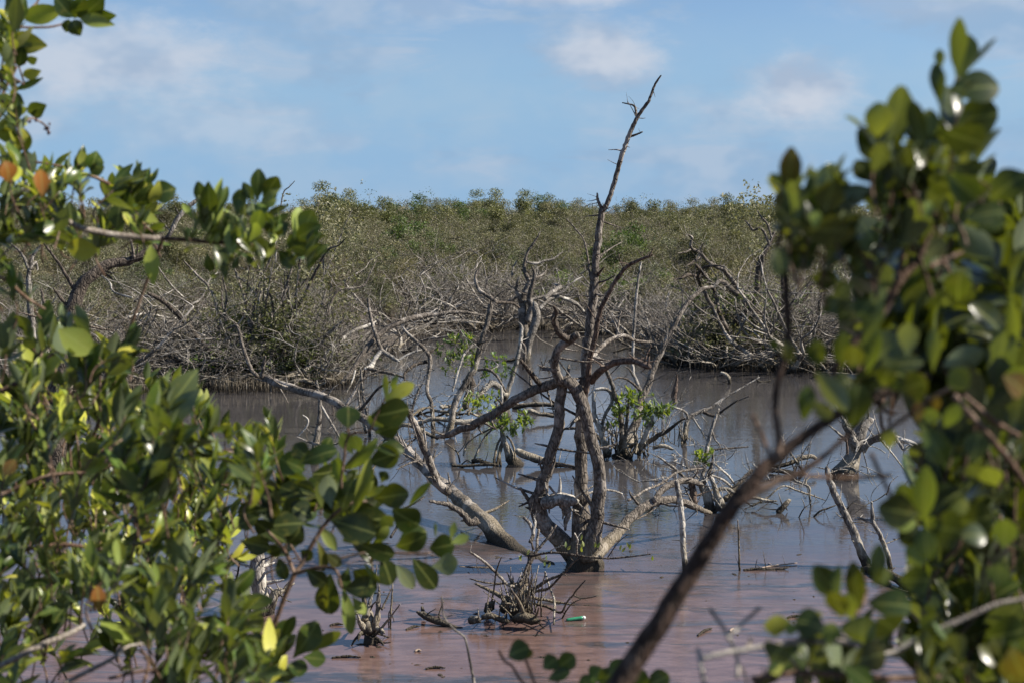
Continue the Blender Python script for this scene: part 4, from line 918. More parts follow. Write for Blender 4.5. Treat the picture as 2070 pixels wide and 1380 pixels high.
# green bottle
pb = on_water(1162, 1254); T = empty('plastic_bottle', pb, 'green plastic bottle with pale end floating beside the twiggy stump', 'bottle')
ax = Vector((1, .12, .06)).normalized(); mbs = MB(); u = pb.y/FPX
mbs.tube([pb + ax*(-18*u) + Vector((0, 0, .012)), pb + ax*(-15*u) + Vector((0, 0, .015)), pb + ax*(0) + Vector((0, 0, .018)), pb + ax*(16*u) + Vector((0, 0, .02))], [2.0*u, 3.3*u, 3.6*u, 4.0*u], n=12, rough=0, wob=0, jag=False)
mbs.build('body', M['bottle'], T, pb)
mbs = MB(); mbs.tube([pb + ax*(16.2*u) + Vector((0, 0, .02)), pb + ax*(19*u) + Vector((0, 0, .02)), pb + ax*(22.5*u) + Vector((0, 0, .02))], [4.1*u, 4.1*u, 2.6*u], n=12, rough=0, wob=0, jag=False)
mbs.build('pale_end', M['cap'], T, pb)
# floating chips and twigs in the scum
for (x, y, L, a, lab) in ((835, 1270, 34, .25, 'thin dark stick floating left of the pale log'), (680, 1264, 26, .05, 'dark flat stick floating beside the ragged stump'), (845, 1317, 12, 0, 'small orange wood chip floating in the scum'),
                      (1605, 1248, 30, .1, 'knobbly twig floating left of the lower right leaves'), (1480, 1275, 14, .3, 'small dark chip floating right of the blurred branch'), (1425, 1278, 60, .45, 'curved pale bark strip floating behind the blurred branch'),
                      (880, 1352, 40, .02, 'thin flat stick floating near the front edge'), (700, 1330, 60, .0, 'long thin straw floating below the ragged stump')):
    p = on_water(x, y); s = p.y/FPX; dv = Vector((1, a*3, 0)).normalized(); mbs = MB()
    mbs.tube([p - dv*L*.5*s + Vector((0, 0, .004)), p + Vector((0, .02, .012)), p + dv*L*.5*s + Vector((0, 0, .01))], [2.2*s, 3.0*s, 1.2*s], n=7, rough=.25)
    o = mbs.build('floating_stick', M['chip'] if 'chip' in lab or 'orange' in lab else M['bark_dark'], None, p); tag(o, lab, 'stick')

# specks of bark, leaf and seed drifting on the scum
rg = random.Random(19); V, F = [], []
for k in range(170):
    x = rg.uniform(-4.2, 4.2); y = 10.2 + 5.0*rg.random()**1.2; r = rg.choice((.005, .008, .012, .018))*rg.uniform(.7, 1.3); a0 = rg.random()*6.28; el = rg.uniform(1, 3.2); b0 = len(V)
    for q in range(6):
        an = q*1.047; dx, dy = r*el*math.cos(an)*rg.uniform(.7, 1.2), r*math.sin(an)*rg.uniform(.7, 1.2)
        V.append((x + dx*math.cos(a0) - dy*math.sin(a0), y + dx*math.sin(a0) + dy*math.cos(a0), .002))
    V.append((x, y, .002 + r*.5))
    for q in range(6): F.append((b0+q, b0+(q+1) % 6, b0+6))
me = bpy.data.meshes.new('floating_debris'); me.from_pydata(V, [], F); me.materials.append(M['bark_dark'])
o = bpy.data.objects.new('floating_debris', me); COL.objects.link(o); tag(o, 'dark specks of bark and leaf drifting on the scum', 'debris', kind='stuff')

# fine dead twigs sticking out of the drowned trees
def fine_twigs(name, label, x0, x1, y0, y1, Y, dY, n, seed, mat='grey_wood'):
    rg = random.Random(seed); mb = MB(); b = on_water((x0+x1)/2, y1); b.y = Y; b.z = 0
    for k in range(n):
        x, y = rg.uniform(x0, x1), rg.uniform(y0, y1); p = at(x, y, Y + rg.gauss(0, dY)); d = Vector((rg.gauss(0, 1), rg.gauss(0, .6), rg.gauss(.45, .7))).normalized()
        L = rg.uniform(.18, .75); pts = [p]
        for j in range(4): d = (d + vrand(rg, .28)).normalized(); pts.append(pts[-1] + d*L/4)
        r = rg.uniform(.004, .010); mb.tube(pts, [r, r*.9, r*.75, r*.6, r*.3], n=4, rough=0, wob=0, step=5)
        for j in range(rg.randrange(1, 4)):
            q = pts[rg.randrange(1, 5)]; dd = (d + vrand(rg, .9)).normalized(); l = L*rg.uniform(.2, .5)
            mb.tube([q, q + dd*l*.5 + vrand(rg, .015), q + dd*l], [r*.6, r*.45, r*.25], n=3, rough=0, wob=0, step=8)
    o = mb.build(name, M[mat], None, b); tag(o, label, 'twigs', kind='stuff')
fine_twigs('dead_twigs', 'fine bare twigs sticking up among the driftwood and green shoots', 790, 1010, 700, 880, wy(880), .5, 70, 5)
fine_twigs('dead_twigs', 'fine bare twigs sticking up round the clump on prop roots', 1180, 1390, 790, 915, wy(915), .4, 60, 6)
fine_twigs('dead_twigs', 'fine bare twigs round the pale twisted tree with one tuft', 1290, 1560, 900, 1035, wy(1035), .4, 55, 7, 'driftwood')
fine_twigs('dead_twigs', 'fine bare twigs sticking from the water near the leaning trunk', 590, 860, 790, 940, wy(930), .8, 45, 8, 'bark_dark')
fine_twigs('dead_twigs', 'fine grey twigs poking from the calm water at right', 1560, 1800, 900, 1050, wy(1040), .7, 30, 9, 'driftwood')
fine_twigs('dead_twigs', 'fine twigs hanging about the arching limb over the far channel', 690, 1000, 620, 770, wy(800), .8, 50, 10, 'grey_wood')

# ------------------------------------------------------------------ green clump on the left bank
def leaf_cloud(parent, name, spots, n, seed, size, mat, Y, dY, tint_lo=0.0, tint_hi=1.0):
    """small leaves gathered round px spots (px, py, rx, ry, weight)"""
    rs = np.random.RandomState(seed); rg = random.Random(seed); C = []
    ws = [s[4] for s in spots]
    for k in range(n):
        px, py, rx, ry, _ = rg.choices(spots, ws)[0]
        C.append(at(px + rg.gauss(0, rx*.5), py + rg.gauss(0, ry*.5), Y + rg.gauss(0, dY)))
    C = np.array([tuple(c - parent.location) for c in C])
    cl = rs.randint(0, n, n//6); C = np.concatenate([C[cl].repeat(6, 0) + rs.normal(0, .05, (len(cl)*6, 3))]); n = len(C)
    A = rs.normal(0, 1, (n, 3)); A[:, 2] = A[:, 2]*.8 + .5; A /= np.linalg.norm(A, axis=1)[:, None]
    B = rs.normal(0, 1, (n, 3)); B -= A*(A*B).sum(1)[:, None]; B /= np.linalg.norm(B, axis=1)[:, None]
    s = size*rs.uniform(.6, 1.2, (n, 1))
    me = quads_mesh(name, C, A*s*.5, B*s*.24, rs.uniform(tint_lo, tint_hi, n), M[mat])
    o = bpy.data.objects.new(name, me); COL.objects.link(o); o.parent = parent; o['kind'] = 'stuff'
    return o
b = on_water(540, 778); b.y += .5; b.z = .05; Yc = b.y
T = empty('mangrove_shrub', b, 'many stemmed shrub with bare upright stems above dense green skirts', 'shrub')
for t, dY, mt in (('505,745,9 500,693,7 509,655,7 517,597,6 532,560,5 549,516,3.6', .3, 'bark'), ('570,765,10 572,751,9 578,684,8.5 590,635,8 601,583,6.5 607,516,4.5 612,480,2', 0, 'bark_dark'),
                  ('588,640,7.5 616,597,7 636,554,6 662,507,5 685,496,3 700,480,1.6', -.5, 'bark_dark'), ('452,720,8 442,658,7 436,612,6 422,580,5.5 396,554,4.5 372,528,3', .4, 'bark'),
                  ('455,745,16 433,719,15 407,693,14 375,652,12.5 343,620,10 318,602,9 300,594,7', -.6, 'bark_dark'), ('548,740,8 549,667,7.5 549,641,7 570,606,6 590,542,4.5 596,510,2', .5, 'bark'),
                  ('515,730,7 503,650,7 497,612,6 485,575,5 474,542,3', .6, 'bark'), ('620,750,9 636,722,8 659,681,7 691,650,4.5', -.7, 'grey_wood'), ('530,740,7 528,690,6.5 520,640,6 525,600,5 538,570,3', .2, 'grey_wood'),
                  ('560,700,6 555,640,5.5 548,600,4.5 535,575,3', .1, 'bark_dark'), ('640,745,7 638,700,6.5 640,650,5.5 652,610,4.5 660,585,2.4', .3, 'grey_wood'), ('540,570,4.5 522,540,4 505,510,3', .3, 'grey_wood'),
                  ('470,740,8 462,690,7 455,640,5.5 458,600,4 450,560,2.4', .2, 'bark'), ('662,680,6.5 665,626,6 683,589,5.5 710,583,4.5 735,577,4.5 750,550,3.6 761,525,2', .6, 'bark'),
                  ('600,590,3.6 615,570,3 632,540,2', 0, 'bark'), ('517,600,4 500,575,3.6 480,560,2', .2, 'bark'), ('636,554,3 640,520,2.6 650,490,1.6', -.4, 'bark'), ('545,530,3 560,480,2.4 572,440,1.6', .3, 'grey_wood')):
    limb(T, 'stem', t, Yc, Yc + dY, mt, n=7, spikes=7)
rg = random.Random(12)
for k in range(26):
    x = rg.uniform(440, 690); y = rg.uniform(690, 765); x2 = x + rg.uniform(-45, 45); y2 = y - rg.uniform(60, 190)
    limb(T, 'twig', f'{x:.0f},{y:.0f},{rg.uniform(3,5):.1f} {(x+x2)/2+rg.uniform(-10,10):.0f},{(y+y2)/2:.0f},{rg.uniform(2.6,4):.1f} {x2:.0f},{y2:.0f},1.6', Yc + rg.uniform(-.5, 1), Yc + rg.uniform(-.6, 1.2), rg.choice(('bark', 'grey_wood', 'bark_dark')), n=5, spikes=3)
leaf_cloud(T, 'foliage', ((520, 700, 110, 70, 3), (560, 665, 80, 60, 2), (630, 710, 70, 55, 1.3), (470, 712, 60, 60, 1.4), (600, 740, 90, 26, 1)), 9000, 71, .085, 'far_green', Yc + .3, .5)
leaf_cloud(T, 'foliage', ((560, 610, 180, 90, 2), (640, 640, 120, 90, 1.5), (480, 640, 110, 80, 1), (640, 470, 100, 70, .7), (600, 540, 160, 80, 1)), 4200, 72, .085, 'far_scrub', Yc + .4, .8, .35, 1)
o = limb(None, 'driftwood_log', '560,768,7 613,748,8 648,722,8.5 688,690,9 706,673,8 743,658,6 760,650,3', Yc-.6, Yc+1.5, 'driftwood', n=9, spikes=12, rough=.16); tag(o, 'long bleached log slanting up from the clump on the bank', 'log')
o = limb(None, 'driftwood_log', '575,775,7 615,768,9 650,785,8 672,795,5', Yc-1, Yc-1.2, 'grey_wood', n=8, spikes=8, rough=.16); tag(o, 'grey arched log in the water before the bank', 'log')
# dense green base tufts by the left edge
b = at(390, 790, Yc-.4); b.z = 0.02; T = empty('leafy_sapling', b, 'small bright green leafy sapling at the water edge left', 'sapling')
limb(T, 'stem', '392,800,5 390,775,4.5 395,755,3', Yc-.4, Yc-.4, 'bark', n=5)
shoots(T, 'leaves', ((395, 748, 26, Yc-.4, 16), (375, 758, 18, Yc-.4, 8)), 28, L=.12, pal=((.07, .15, .025), (.11, .20, .035)))
# dead grey tangle on the left bank
rg = random.Random(51)
T = empty('dead_tangle', on_water(330, 800), 'grey tangle of dead branches behind the left leaves', 'driftwood')
for k in range(60):
    x = rg.uniform(240, 520); y = rg.uniform(600, 800); a = rg.uniform(-2.6, .3); L = rg.uniform(40, 130)
    x2, y2 = x + L*math.cos(a), y + L*.8*math.sin(a); w = rg.uniform(3, 8)
    limb(T, 'branch', f'{x:.0f},{y:.0f},{w:.1f} {(x*2+x2)/3+rg.uniform(-12,12):.0f},{(y*2+y2)/3+rg.uniform(-10,10):.0f},{w*.85:.1f} {(x+x2*2)/3+rg.uniform(-12,12):.0f},{(y+y2*2)/3+rg.uniform(-8,8):.0f},{w*.7:.1f} {x2:.0f},{y2:.0f},{w*.35:.1f}', Yc + rg.uniform(-.5, 6), Yc + rg.uniform(-.5, 6), rg.choice(('grey_wood', 'grey_wood', 'bark', 'driftwood')), n=5, spikes=4)
b = at(70, 560, 24); T = empty('dead_tree', Vector((b.x, 24, 0)), 'pale bare forked tree between the upper and lower left leaves', 'dead tree')
for t in ('75,800,16 68,700,14 60,600,12 58,555,9 66,520,7 80,500,5 105,480,4 130,465,2.4', '60,550,7 45,515,5 25,495,4 0,470,3', '60,545,6 72,530,5 76,545,4'):
    limb(T, 'trunk' if t[0] == '7' else 'branch', t, 24, 24.2, 'grey_wood', n=8, spikes=8)
b = at(160, 640, 16); T = empty('dead_limb', Vector((b.x, 16, 0)), 'rough dark broken limb rising right behind the left leaves', 'dead tree')
limb(T, 'trunk', '110,1000,46 120,800,40 140,650,32 165,580,26 195,550,22 215,538,21 240,530,19 270,525,17 300,508,14 325,495,10 332,480,6', 16, 16.5, 'bark_dark', n=11, spikes=16, rough=.18)
limb(T, 'branch', '270,522,8 268,500,6 262,480,3', 16.3, 16.3, 'bark', n=6, spikes=2)
limb(T, 'branch', '325,497,8 345,470,9 360,440,10 385,415,9 405,400,6', 16.5, 16.6, 'grey_wood', n=8, spikes=5)
b = at(575, 470, 46); T = empty('bare_sapling', Vector((b.x, 46, 0)), 'slim bare grey sapling reaching above the horizon behind the clump', 'sapling')
limb(T, 'stem', '545,640,4.5 556,540,4 560,480,3.6 566,430,3.2 573,390,2.8 585,378,2.2 596,366,1.4', 46, 46, 'grey_wood', n=6, spikes=8)
b = at(655, 430, 44); T = empty('sparse_shrub', Vector((b.x, 44, 0)), 'sparse shrub with small pale yellow leaves left of centre', 'shrub')
for t in ('650,640,5 655,560,4.5 650,500,4 640,450,3 645,410,2', '655,560,4 680,500,3 700,450,2.4 712,425,1.5', '650,500,3 620,460,2.5 600,430,1.6'):
    limb(T, 'stem', t, 44, 44.3, 'grey_wood', n=5, spikes=10)
leaf_cloud(T, 'foliage', ((650, 430, 60, 40, 1), (685, 440, 50, 40, 1), (620, 450, 60, 40, 1), (660, 490, 70, 60, 1.3)), 1500, 73, .085, 'far_scrub', 44, .5, .7, 1)

# ------------------------------------------------------------------ dead tree and grey trunk in the centre of the far shore
b = on_water(1060, 690); Yd = b.y; T = empty('dead_tree', b, 'many armed dead tree on the far shore left of the tall spire', 'dead tree')
for t, dY, mt in (('1070,705,24 1064,680,20 1058,650,17 1056,609,15 1063,588,13 1070,570,11 1060,548,8 1062,525,7 1068,508,6 1080,490,5 1088,478,3.6 1092,468,2', .2, 'bark'), ('1066,650,15 1073,620,13 1070,600,11 1076,575,9 1080,555,6 1076,540,4', -.3, 'bark'),
                  ('1056,612,9 1048,600,7 1043,585,6.5 1046,570,5 1050,562,3', -.4, 'bark'), ('1064,530,5 1085,533,5.5 1100,528,5 1118,524,4.5 1130,515,3 1138,509,1.6', .5, 'grey_wood'), ('1068,565,5 1088,560,4.5 1102,550,3.6 1105,535,2', .6, 'bark'),
                  ('1060,610,8 1085,603,6.5 1110,598,6 1135,592,5 1150,578,4.5 1165,566,3.6 1177,560,2', .6, 'grey_wood'), ('1100,605,10 1118,590,9 1132,580,8 1122,575,6', .8, 'grey_wood'), ('1090,625,8 1110,605,8 1128,600,7 1150,607,8 1165,615,8 1180,630,5', .9, 'driftwood'),
                  ('1048,600,5 1035,605,4.5 1020,612,3.6 1010,618,2', 0, 'grey_wood'), ('1035,560,4 1038,540,3.4 1045,528,2', .2, 'grey_wood')):
    limb(T, 'trunk' if t.startswith('1070') else 'limb', t, Yd, Yd + dY, mt, n=8, spikes=8, rough=.14)
b = on_water(1066, 735); T = empty('leaning_dead_tree', b, 'smooth grey dead trunk leaning right on the far water', 'dead tree')
limb(T, 'trunk', '1062,745,12 1065,730,11 1068,705,13 1077,668,17 1084,640,17 1083,622,15 1079,610,5', b.y, b.y+.3, 'grey_wood', n=10, spikes=3, rough=.08)

# ------------------------------------------------------------------ arching dark trees on the right bank
b = on_water(1515, 742); b.y += .6; b.z = .04; Yg = b.y
T = empty('mangrove_tree', b, 'dark arching mangrove with crooked limbs on the right bank', 'tree')
for nm, t, dY, mt in (('trunk', '1512,742,26 1516,715,21 1520,693,19 1530,650,18 1524,622,14 1528,600,12 1531,575,11 1533,541,10.5 1541,517,10 1554,496,9 1565,470,6', .2, 'bark_dark'),
                  ('limb', '1530,655,16 1517,624,14 1500,602,12.5 1478,585,11 1463,571,10 1452,570,9 1442,582,6', -.5, 'bark'), ('limb', '1502,604,11 1485,574,10 1470,555,9 1463,546,8.5 1446,539,8 1430,528,7 1417,513,7 1405,506,6.5 1398,503,6 1396,493,5.5 1399,480,5 1390,474,2.4', -.9, 'bark'),
                  ('trunk', '1488,740,14 1482,700,12 1467,661,11 1446,630,10 1430,604,8.5 1426,590,6', -.6, 'bark'), ('trunk', '1496,738,12 1491,691,11 1485,654,10 1494,642,9.5 1506,632,9 1518,622,7', -.3, 'bark_dark'),
                  ('limb', '1443,585,8 1432,565,8 1418,548,7 1406,535,5', -1.1, 'bark_dark'), ('limb', '1425,588,6.5 1415,575,6 1411,561,6 1416,548,5.5 1426,540,5.5 1446,537,4.5 1468,540,2.4', -1.1, 'bark_dark'),
                  ('limb', '1412,562,8 1400,556,7 1390,556,6.5 1378,562,5.5 1362,566,3', -1.2, 'bark_dark'), ('branch', '1396,504,4 1385,510,3.4 1370,512,1.8', -1, 'bark'), ('branch', '1414,513,4 1418,500,3.4 1424,490,2', -1, 'bark'),
                  ('branch', '1420,516,6 1408,524,5.5 1398,532,4.5 1388,537,2', -1, 'bark_dark'), ('branch', '1444,588,8 1448,606,8.5 1452,625,8 1460,645,8 1470,665,8', -.7, 'bark_dark'),
                  ('branch', '1542,515,7 1540,545,6.5 1537,570,6 1530,600,5', .4, 'bark'), ('trunk', '1578,740,13 1576,690,11 1583,639,10 1598,628,8.5 1610,622,7 1626,606,6 1641,587,3.6', .2, 'bark_dark'),
                  ('limb', '1583,640,9 1584,600,8 1582,560,7 1588,520,5', .3, 'bark_dark'), ('trunk', '1650,735,11 1652,680,10 1654,640,8.5 1660,600,7 1668,570,4', .8, 'bark_dark'), ('branch', '1606,625,6 1625,590,5 1650,560,4 1672,535,2', .3, 'bark'),
                  ('branch', '1555,494,6 1545,470,5.5 1535,462,5 1522,465,4.5 1512,452,3.6 1505,446,2', .3, 'bark'), ('branch', '1560,480,5 1552,455,4.5 1540,440,3.6 1530,425,2.6', .4, 'bark'), ('branch', '1398,660,5 1400,640,5.5 1412,628,5.5 1430,622,5 1442,622,4', -.5, 'bark'),
                  ('branch', '1375,690,4 1372,655,4.5 1380,610,4 1378,585,2', .5, 'grey_wood'), ('branch', '1555,700,5 1560,660,4.5 1548,600,4 1552,560,3', .6, 'grey_wood')):
    limb(T, nm, t, Yg, Yg + dY, mt, n=8, spikes=7, rough=.14)
leaf_cloud(T, 'foliage', ((1480, 690, 100, 30, 2.2), (1430, 680, 60, 30, 1.2), (1550, 690, 60, 40, 1), (1600, 700, 80, 40, 1), (1500, 650, 120, 50, 1)), 6500, 74, .10, 'far_scrub', Yg + .2, .5, .45, 1)
leaf_cloud(T, 'foliage', ((1480, 700, 110, 30, 1), (1460, 610, 80, 40, .6), (1570, 640, 90, 60, .5)), 3000, 76, .095, 'far_green', Yg + .3, .5, .2, 1)
leaf_cloud(T, 'foliage', ((1520, 410, 45, 26, 1), (1550, 430, 50, 40, 1.2), (1530, 490, 40, 30, .6), (1500, 430, 40, 40, .6)), 700, 75, .10, 'far_scrub', Yg + .5, .4, .6, 1)
rg = random.Random(61)
T = empty('dead_tangle', b + Vector((-.8, -.5, 0)), 'brown tangle of roots and twigs under the arching trees', 'roots')
for k in range(110):
    x = rg.uniform(1385, 1720); y = rg.uniform(705, 748); a = rg.uniform(-2.9, -.2); L = rg.uniform(18, 60)
    x2, y2 = x + L*math.cos(a), y + L*math.sin(a); w = rg.uniform(2, 4.5)
    limb(T, 'root', f'{x:.0f},{y:.0f},{w:.1f} {(x+x2)/2+rg.uniform(-6,6):.0f},{(y+y2)/2+rg.uniform(-6,6):.0f},{w*.8:.1f} {x2:.0f},{y2:.0f},{w*.4:.1f}', Yg + rg.uniform(-.9, .3), Yg + rg.uniform(-.7, .6), rg.choice(('bark', 'bark_dark', 'twig', 'grey_wood')), n=4)
for t, Yy, lab in (('1240,712,4 1260,705,6 1280,702,6 1300,708,5', 716, 'thin dark log lying on the far water right of the spire'), ('1385,722,5 1430,690,9 1470,680,12 1500,682,8', 735, 'dark log half buried under the leafy bank'),
               ('1456,752,3 1465,755,7 1473,765,9 1475,776,6', 776, 'pale bent stick standing in the water right'), ('1530,762,3 1533,770,5 1545,773,6 1557,768,3', 772, 'small pale branch floating before the right bank')):
    Yy = wy(Yy); o = limb(None, 'driftwood_log', t, Yy, Yy, 'driftwood' if 'pale' in lab else 'bark_dark', n=7, spikes=3, rough=.16); tag(o, lab, 'log')
o = limb(None, 'driftwood_log', '1105,733,3 1112,729,7 1120,723,8 1128,716,3', wy(730), wy(730), 'driftwood', n=7, rough=.2); tag(o, 'small white wood piece on the water behind the spire trunk', 'log')
o = limb(None, 'driftwood_log', '1015,729,3 1030,728,6 1048,727,5 1060,728,3', wy(730), wy(730), 'bark_dark', n=7, rough=.2); tag(o, 'short black log floating on the far water', 'log')

# fallen dead branches littering the far shore
rg = random.Random(91)
for k in range(90):
    px = rg.uniform(690, 1400); Y = rg.uniform(38.5, 46); p = at(px, 690, Y); sy = shore_y(p.x)
    Y = sy + rg.uniform(-1.0, 3.5)
    if Y < 33: continue
    yb = 690 + (CAMZ*FPX/Y - 250)*.98 - 12
    zz = rg.uniform(.05, .5); q = Vector((p.x, Y, zz)); a = rg.uniform(0, 6.28); L = rg.uniform(.5, 1.6); up = rg.uniform(-.1, .7)
    mb = MB(); d = Vector((math.cos(a), math.sin(a)*.6, up)).normalized()
    pts = [q]; 
    for j in range(4): d = (d + vrand(rg, .25)).normalized(); pts.append(pts[-1] + d*L/4)
    r = rg.uniform(.015, .045); Q, Rq = mb.tube(pts, [r, r*.9, r*.75, r*.55, r*.2], n=6, seed=k)
    for j in range(4):
        i = rg.randrange(1, len(Q)); dd = (d + vrand(rg, .8)).normalized(); l = rg.uniform(.1, .5)
        mb.tube([Q[i], Q[i] + dd*l*.5 + vrand(rg, .03), Q[i] + dd*l + vrand(rg, .05)], [Rq[i]*.6, Rq[i]*.4, .004], n=4, rough=0, wob=0, step=6)
    o = mb.build('fallen_branch', M[rg.choice(('grey_wood', 'driftwood', 'bark'))], None, q)
    tag(o, 'fallen grey dead branch littering the farthest shore', 'branch', 'fallen branches on the far shore')
# low green shrubs at the far waterline
for (px, Y, sc, tone, lab) in ((760, 45, .55, 1.5, 'low yellow green shrub at the far shore left of centre'), (870, 47, .6, 1.6, 'low bright shrub behind the hooked dead tree'), (985, 47, .55, 1.6, 'small green shrub left of the many armed dead tree'),
                           (1150, 46, .7, 1.7, 'bright green shrub right behind the tall dead trunk'), (1240, 45, .75, 1.3, 'leafy shrub at the far shore between trunk and pole'), (1340, 43, .75, 1.3, 'leafy shrub at the far shore right of the pole')):
    p = at(px, 600, Y)
    put('shore_shrub', GREEN[1], (p.x, Y, .05), px, sc, lab, 'shrub', None, (tone, tone, tone, 1))

# ------------------------------------------------------------------ foreground bushes
PAL = {'v': (.011, .022, .005), 'd': (.022, .044, .008), 'm': (.052, .088, .012), 'l': (.20, .245, .050), 'y': (.37, .38, .06), 'o': (.066, .066, .012), 'g': (.062, .088, .040), 'p': (.20, .235, .115), 'r': (.25, .082, .016), 'b': (.16, .085, .02)}  # leaf colours; light and yellow ones also paint sunlit leaves, dark ones shaded
class Bush:
    def __init__(s, name, loc, label, seed):
        s.T = empty(name, loc, label, 'bush'); s.leaves = []; s.rng = random.Random(seed); s.mb = MB(); s.shape = ('point',); s.gain = 1.0
    def leaf(s, x0, y0, x1, y1, w, key, Y, shape=None, dep=None):
        """traced leaf: base px, tip px, width px"""
        r = s.rng; d2 = r.uniform(-.35, .35) if dep is None else dep
        w *= 1.42; x0, y0, x1, y1 = x0 - .06*(x1-x0), y0 - .06*(y1-y0), x1 + .06*(x1-x0), y1 + .06*(y1-y0)
        a = at(x0, y0, Y); Lp = math.hypot(x1-x0, y1-y0)*Y/FPX
        b = at(x1, y1, Y + d2*Lp)
        d = b - a; L = d.length; view = (a - Vector((0, 0, CAMZ))).normalized()
        side = d.cross(view).normalized(); face = side.cross(d).normalized()
        if face.dot(view) > 0: face = -face
        if key in 'gp' and r.random() < .7: face = -face
        roll = r.uniform(-.5, .5)
        nrm = face*math.cos(roll) + d.normalized().cross(face)*math.sin(roll)
        wd = w*Y/FPX/max(.55, math.cos(roll))*1.05
        s.add(leaf_matrix(a, d, nrm, L, wd), shape or s.rng.choice(s.shape), key)
    def add(s, m, shape, key):
        shape += s.rng.choice(('', '', 'b', 'b', 'c')) if len(shape) == 5 else ''
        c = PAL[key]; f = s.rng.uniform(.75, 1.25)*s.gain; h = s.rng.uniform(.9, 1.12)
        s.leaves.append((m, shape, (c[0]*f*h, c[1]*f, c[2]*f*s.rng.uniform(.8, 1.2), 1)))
    def sprig(s, px, py, Y, n, Lpx, wr, keys, up=(0, 0, 1), shape=None, tw=True, tilt=.9):
        """twig end with leaves in pairs"""
        r = s.rng; c = at(px, py, Y); ax = (Vector(up) + vrand(r, .35)).normalized()
        L = Lpx*Y/FPX; q = ax.orthogonal().normalized(); an = r.random()*6.28
        if tw:
            e = c - ax*L*.9
            s.mb.tube([e - ax*L*.35 + vrand(r, L*.15) - Vector((0, 0, L*.25)), e + vrand(r, L*.08), c], [L*.035, L*.03, L*.018], n=5, rough=.05, wob=.1, step=6)
        for j in range(n):
            f = j/max(1, n-1); an += 1.5708 + (math.pi if j % 2 else 0) + r.gauss(0, .25)
            out = Matrix.Rotation(an, 3, ax) @ q
            t = tilt*(1 - .55*f) + r.gauss(0, .15)
            d = (ax*math.cos(t) + out*math.sin(t)).normalized()
            l = L*r.choice((.6, .8, 1, 1.1, 1.2))*r.uniform(.88, 1.1)*(1 - .3*max(0, f-.6))
            nrm = ax*math.sin(t) - out*math.cos(t) + vrand(r, .22)
            if t > 1.25: nrm = ax + vrand(r, .3)
            s.add(leaf_matrix(c - ax*L*.8*(1-f), d, nrm, l, l*wr*r.uniform(.85, 1.15)), shape or r.choice(s.shape), r.choice(keys))
    def stem(s, t, Y, Y1=None, mat='stem_near', n=8, name='branch', spikes=0):
        return limb(s.T, name, t, Y, Y1, mat, n=n, spikes=spikes, rough=.07, wob=.15)
    def done(s, keep=300):
        T = s.T; vis = []
        for it in s.leaves:
            m = it[0]; p = m.translation + Vector(m.col[0][:3])*.5
            d = p - Vector((0, 0, CAMZ)); z = d.y*math.cos(PITCH) - d.z*math.sin(PITCH); yy = d.y*math.sin(PITCH) + d.z*math.cos(PITCH)
            u, v = 1035 + FPX*d.x/z, 690 - FPX*yy/z
            inside = -20 < u < 2090 and -20 < v < 1400
            vis.append(((m.col[0].to_3d().length*m.col[1].to_3d().length)/(z*z)*(1 if inside else .001), it))
        vis.sort(key=lambda q: -q[0])
        for _, (m, sh, c) in vis[:keep]:
            me = LEAF[sh][0]
            if not me.materials: me.materials.append(M['leaf_obj'])
            o = bpy.data.objects.new('leaf', me); COL.objects.link(o); o.parent = T
            mm = m.copy(); mm.translation = m.translation - T.location; o.matrix_local = mm; o.color = c
        rest = [q[1] for q in vis[keep:]]
        if rest:
            o = joined_leaves('foliage', rest, M['leaf_mass'], T, T.location); o['kind'] = 'stuff'
        if s.mb.v:
            o = s.mb.build('twigs', M['stem_near'], T, T.location); o['kind'] = 'stuff'
def inpoly(x, y, P):
    c = False
    for (x1, y1), (x2, y2) in zip(P, P[1:] + P[:1]):
        if (y1 > y) != (y2 > y) and x < (x2-x1)*(y-y1)/(y2-y1) + x1: c = not c
    return c
def fill(B, poly, n, Ya, Yb, keys, Lpx, wr, nl=(6, 10), up=(0, 0, 1), shape=None, holes=(), tw=True, md=0):
    r = B.rng; xs = [p[0] for p in poly]; ys = [p[1] for p in poly]; k = 0; tries = 0; got = []
    while k < n and tries < n*60:
        tries += 1; x = r.uniform(min(xs), max(xs)); y = r.uniform(min(ys), max(ys))
        if not inpoly(x, y, poly) or any((x-hx)**2 + (y-hy)**2 < hr*hr for hx, hy, hr in holes): continue
        if md and any((x-a)**2 + (y-b)**2 < md*md for a, b in got): continue
        got.append((x, y)); k += 1
        B.sprig(x, y, r.uniform(Ya, Yb), r.randrange(*nl), Lpx*r.uniform(.8, 1.2), wr, keys, up, shape, tw)

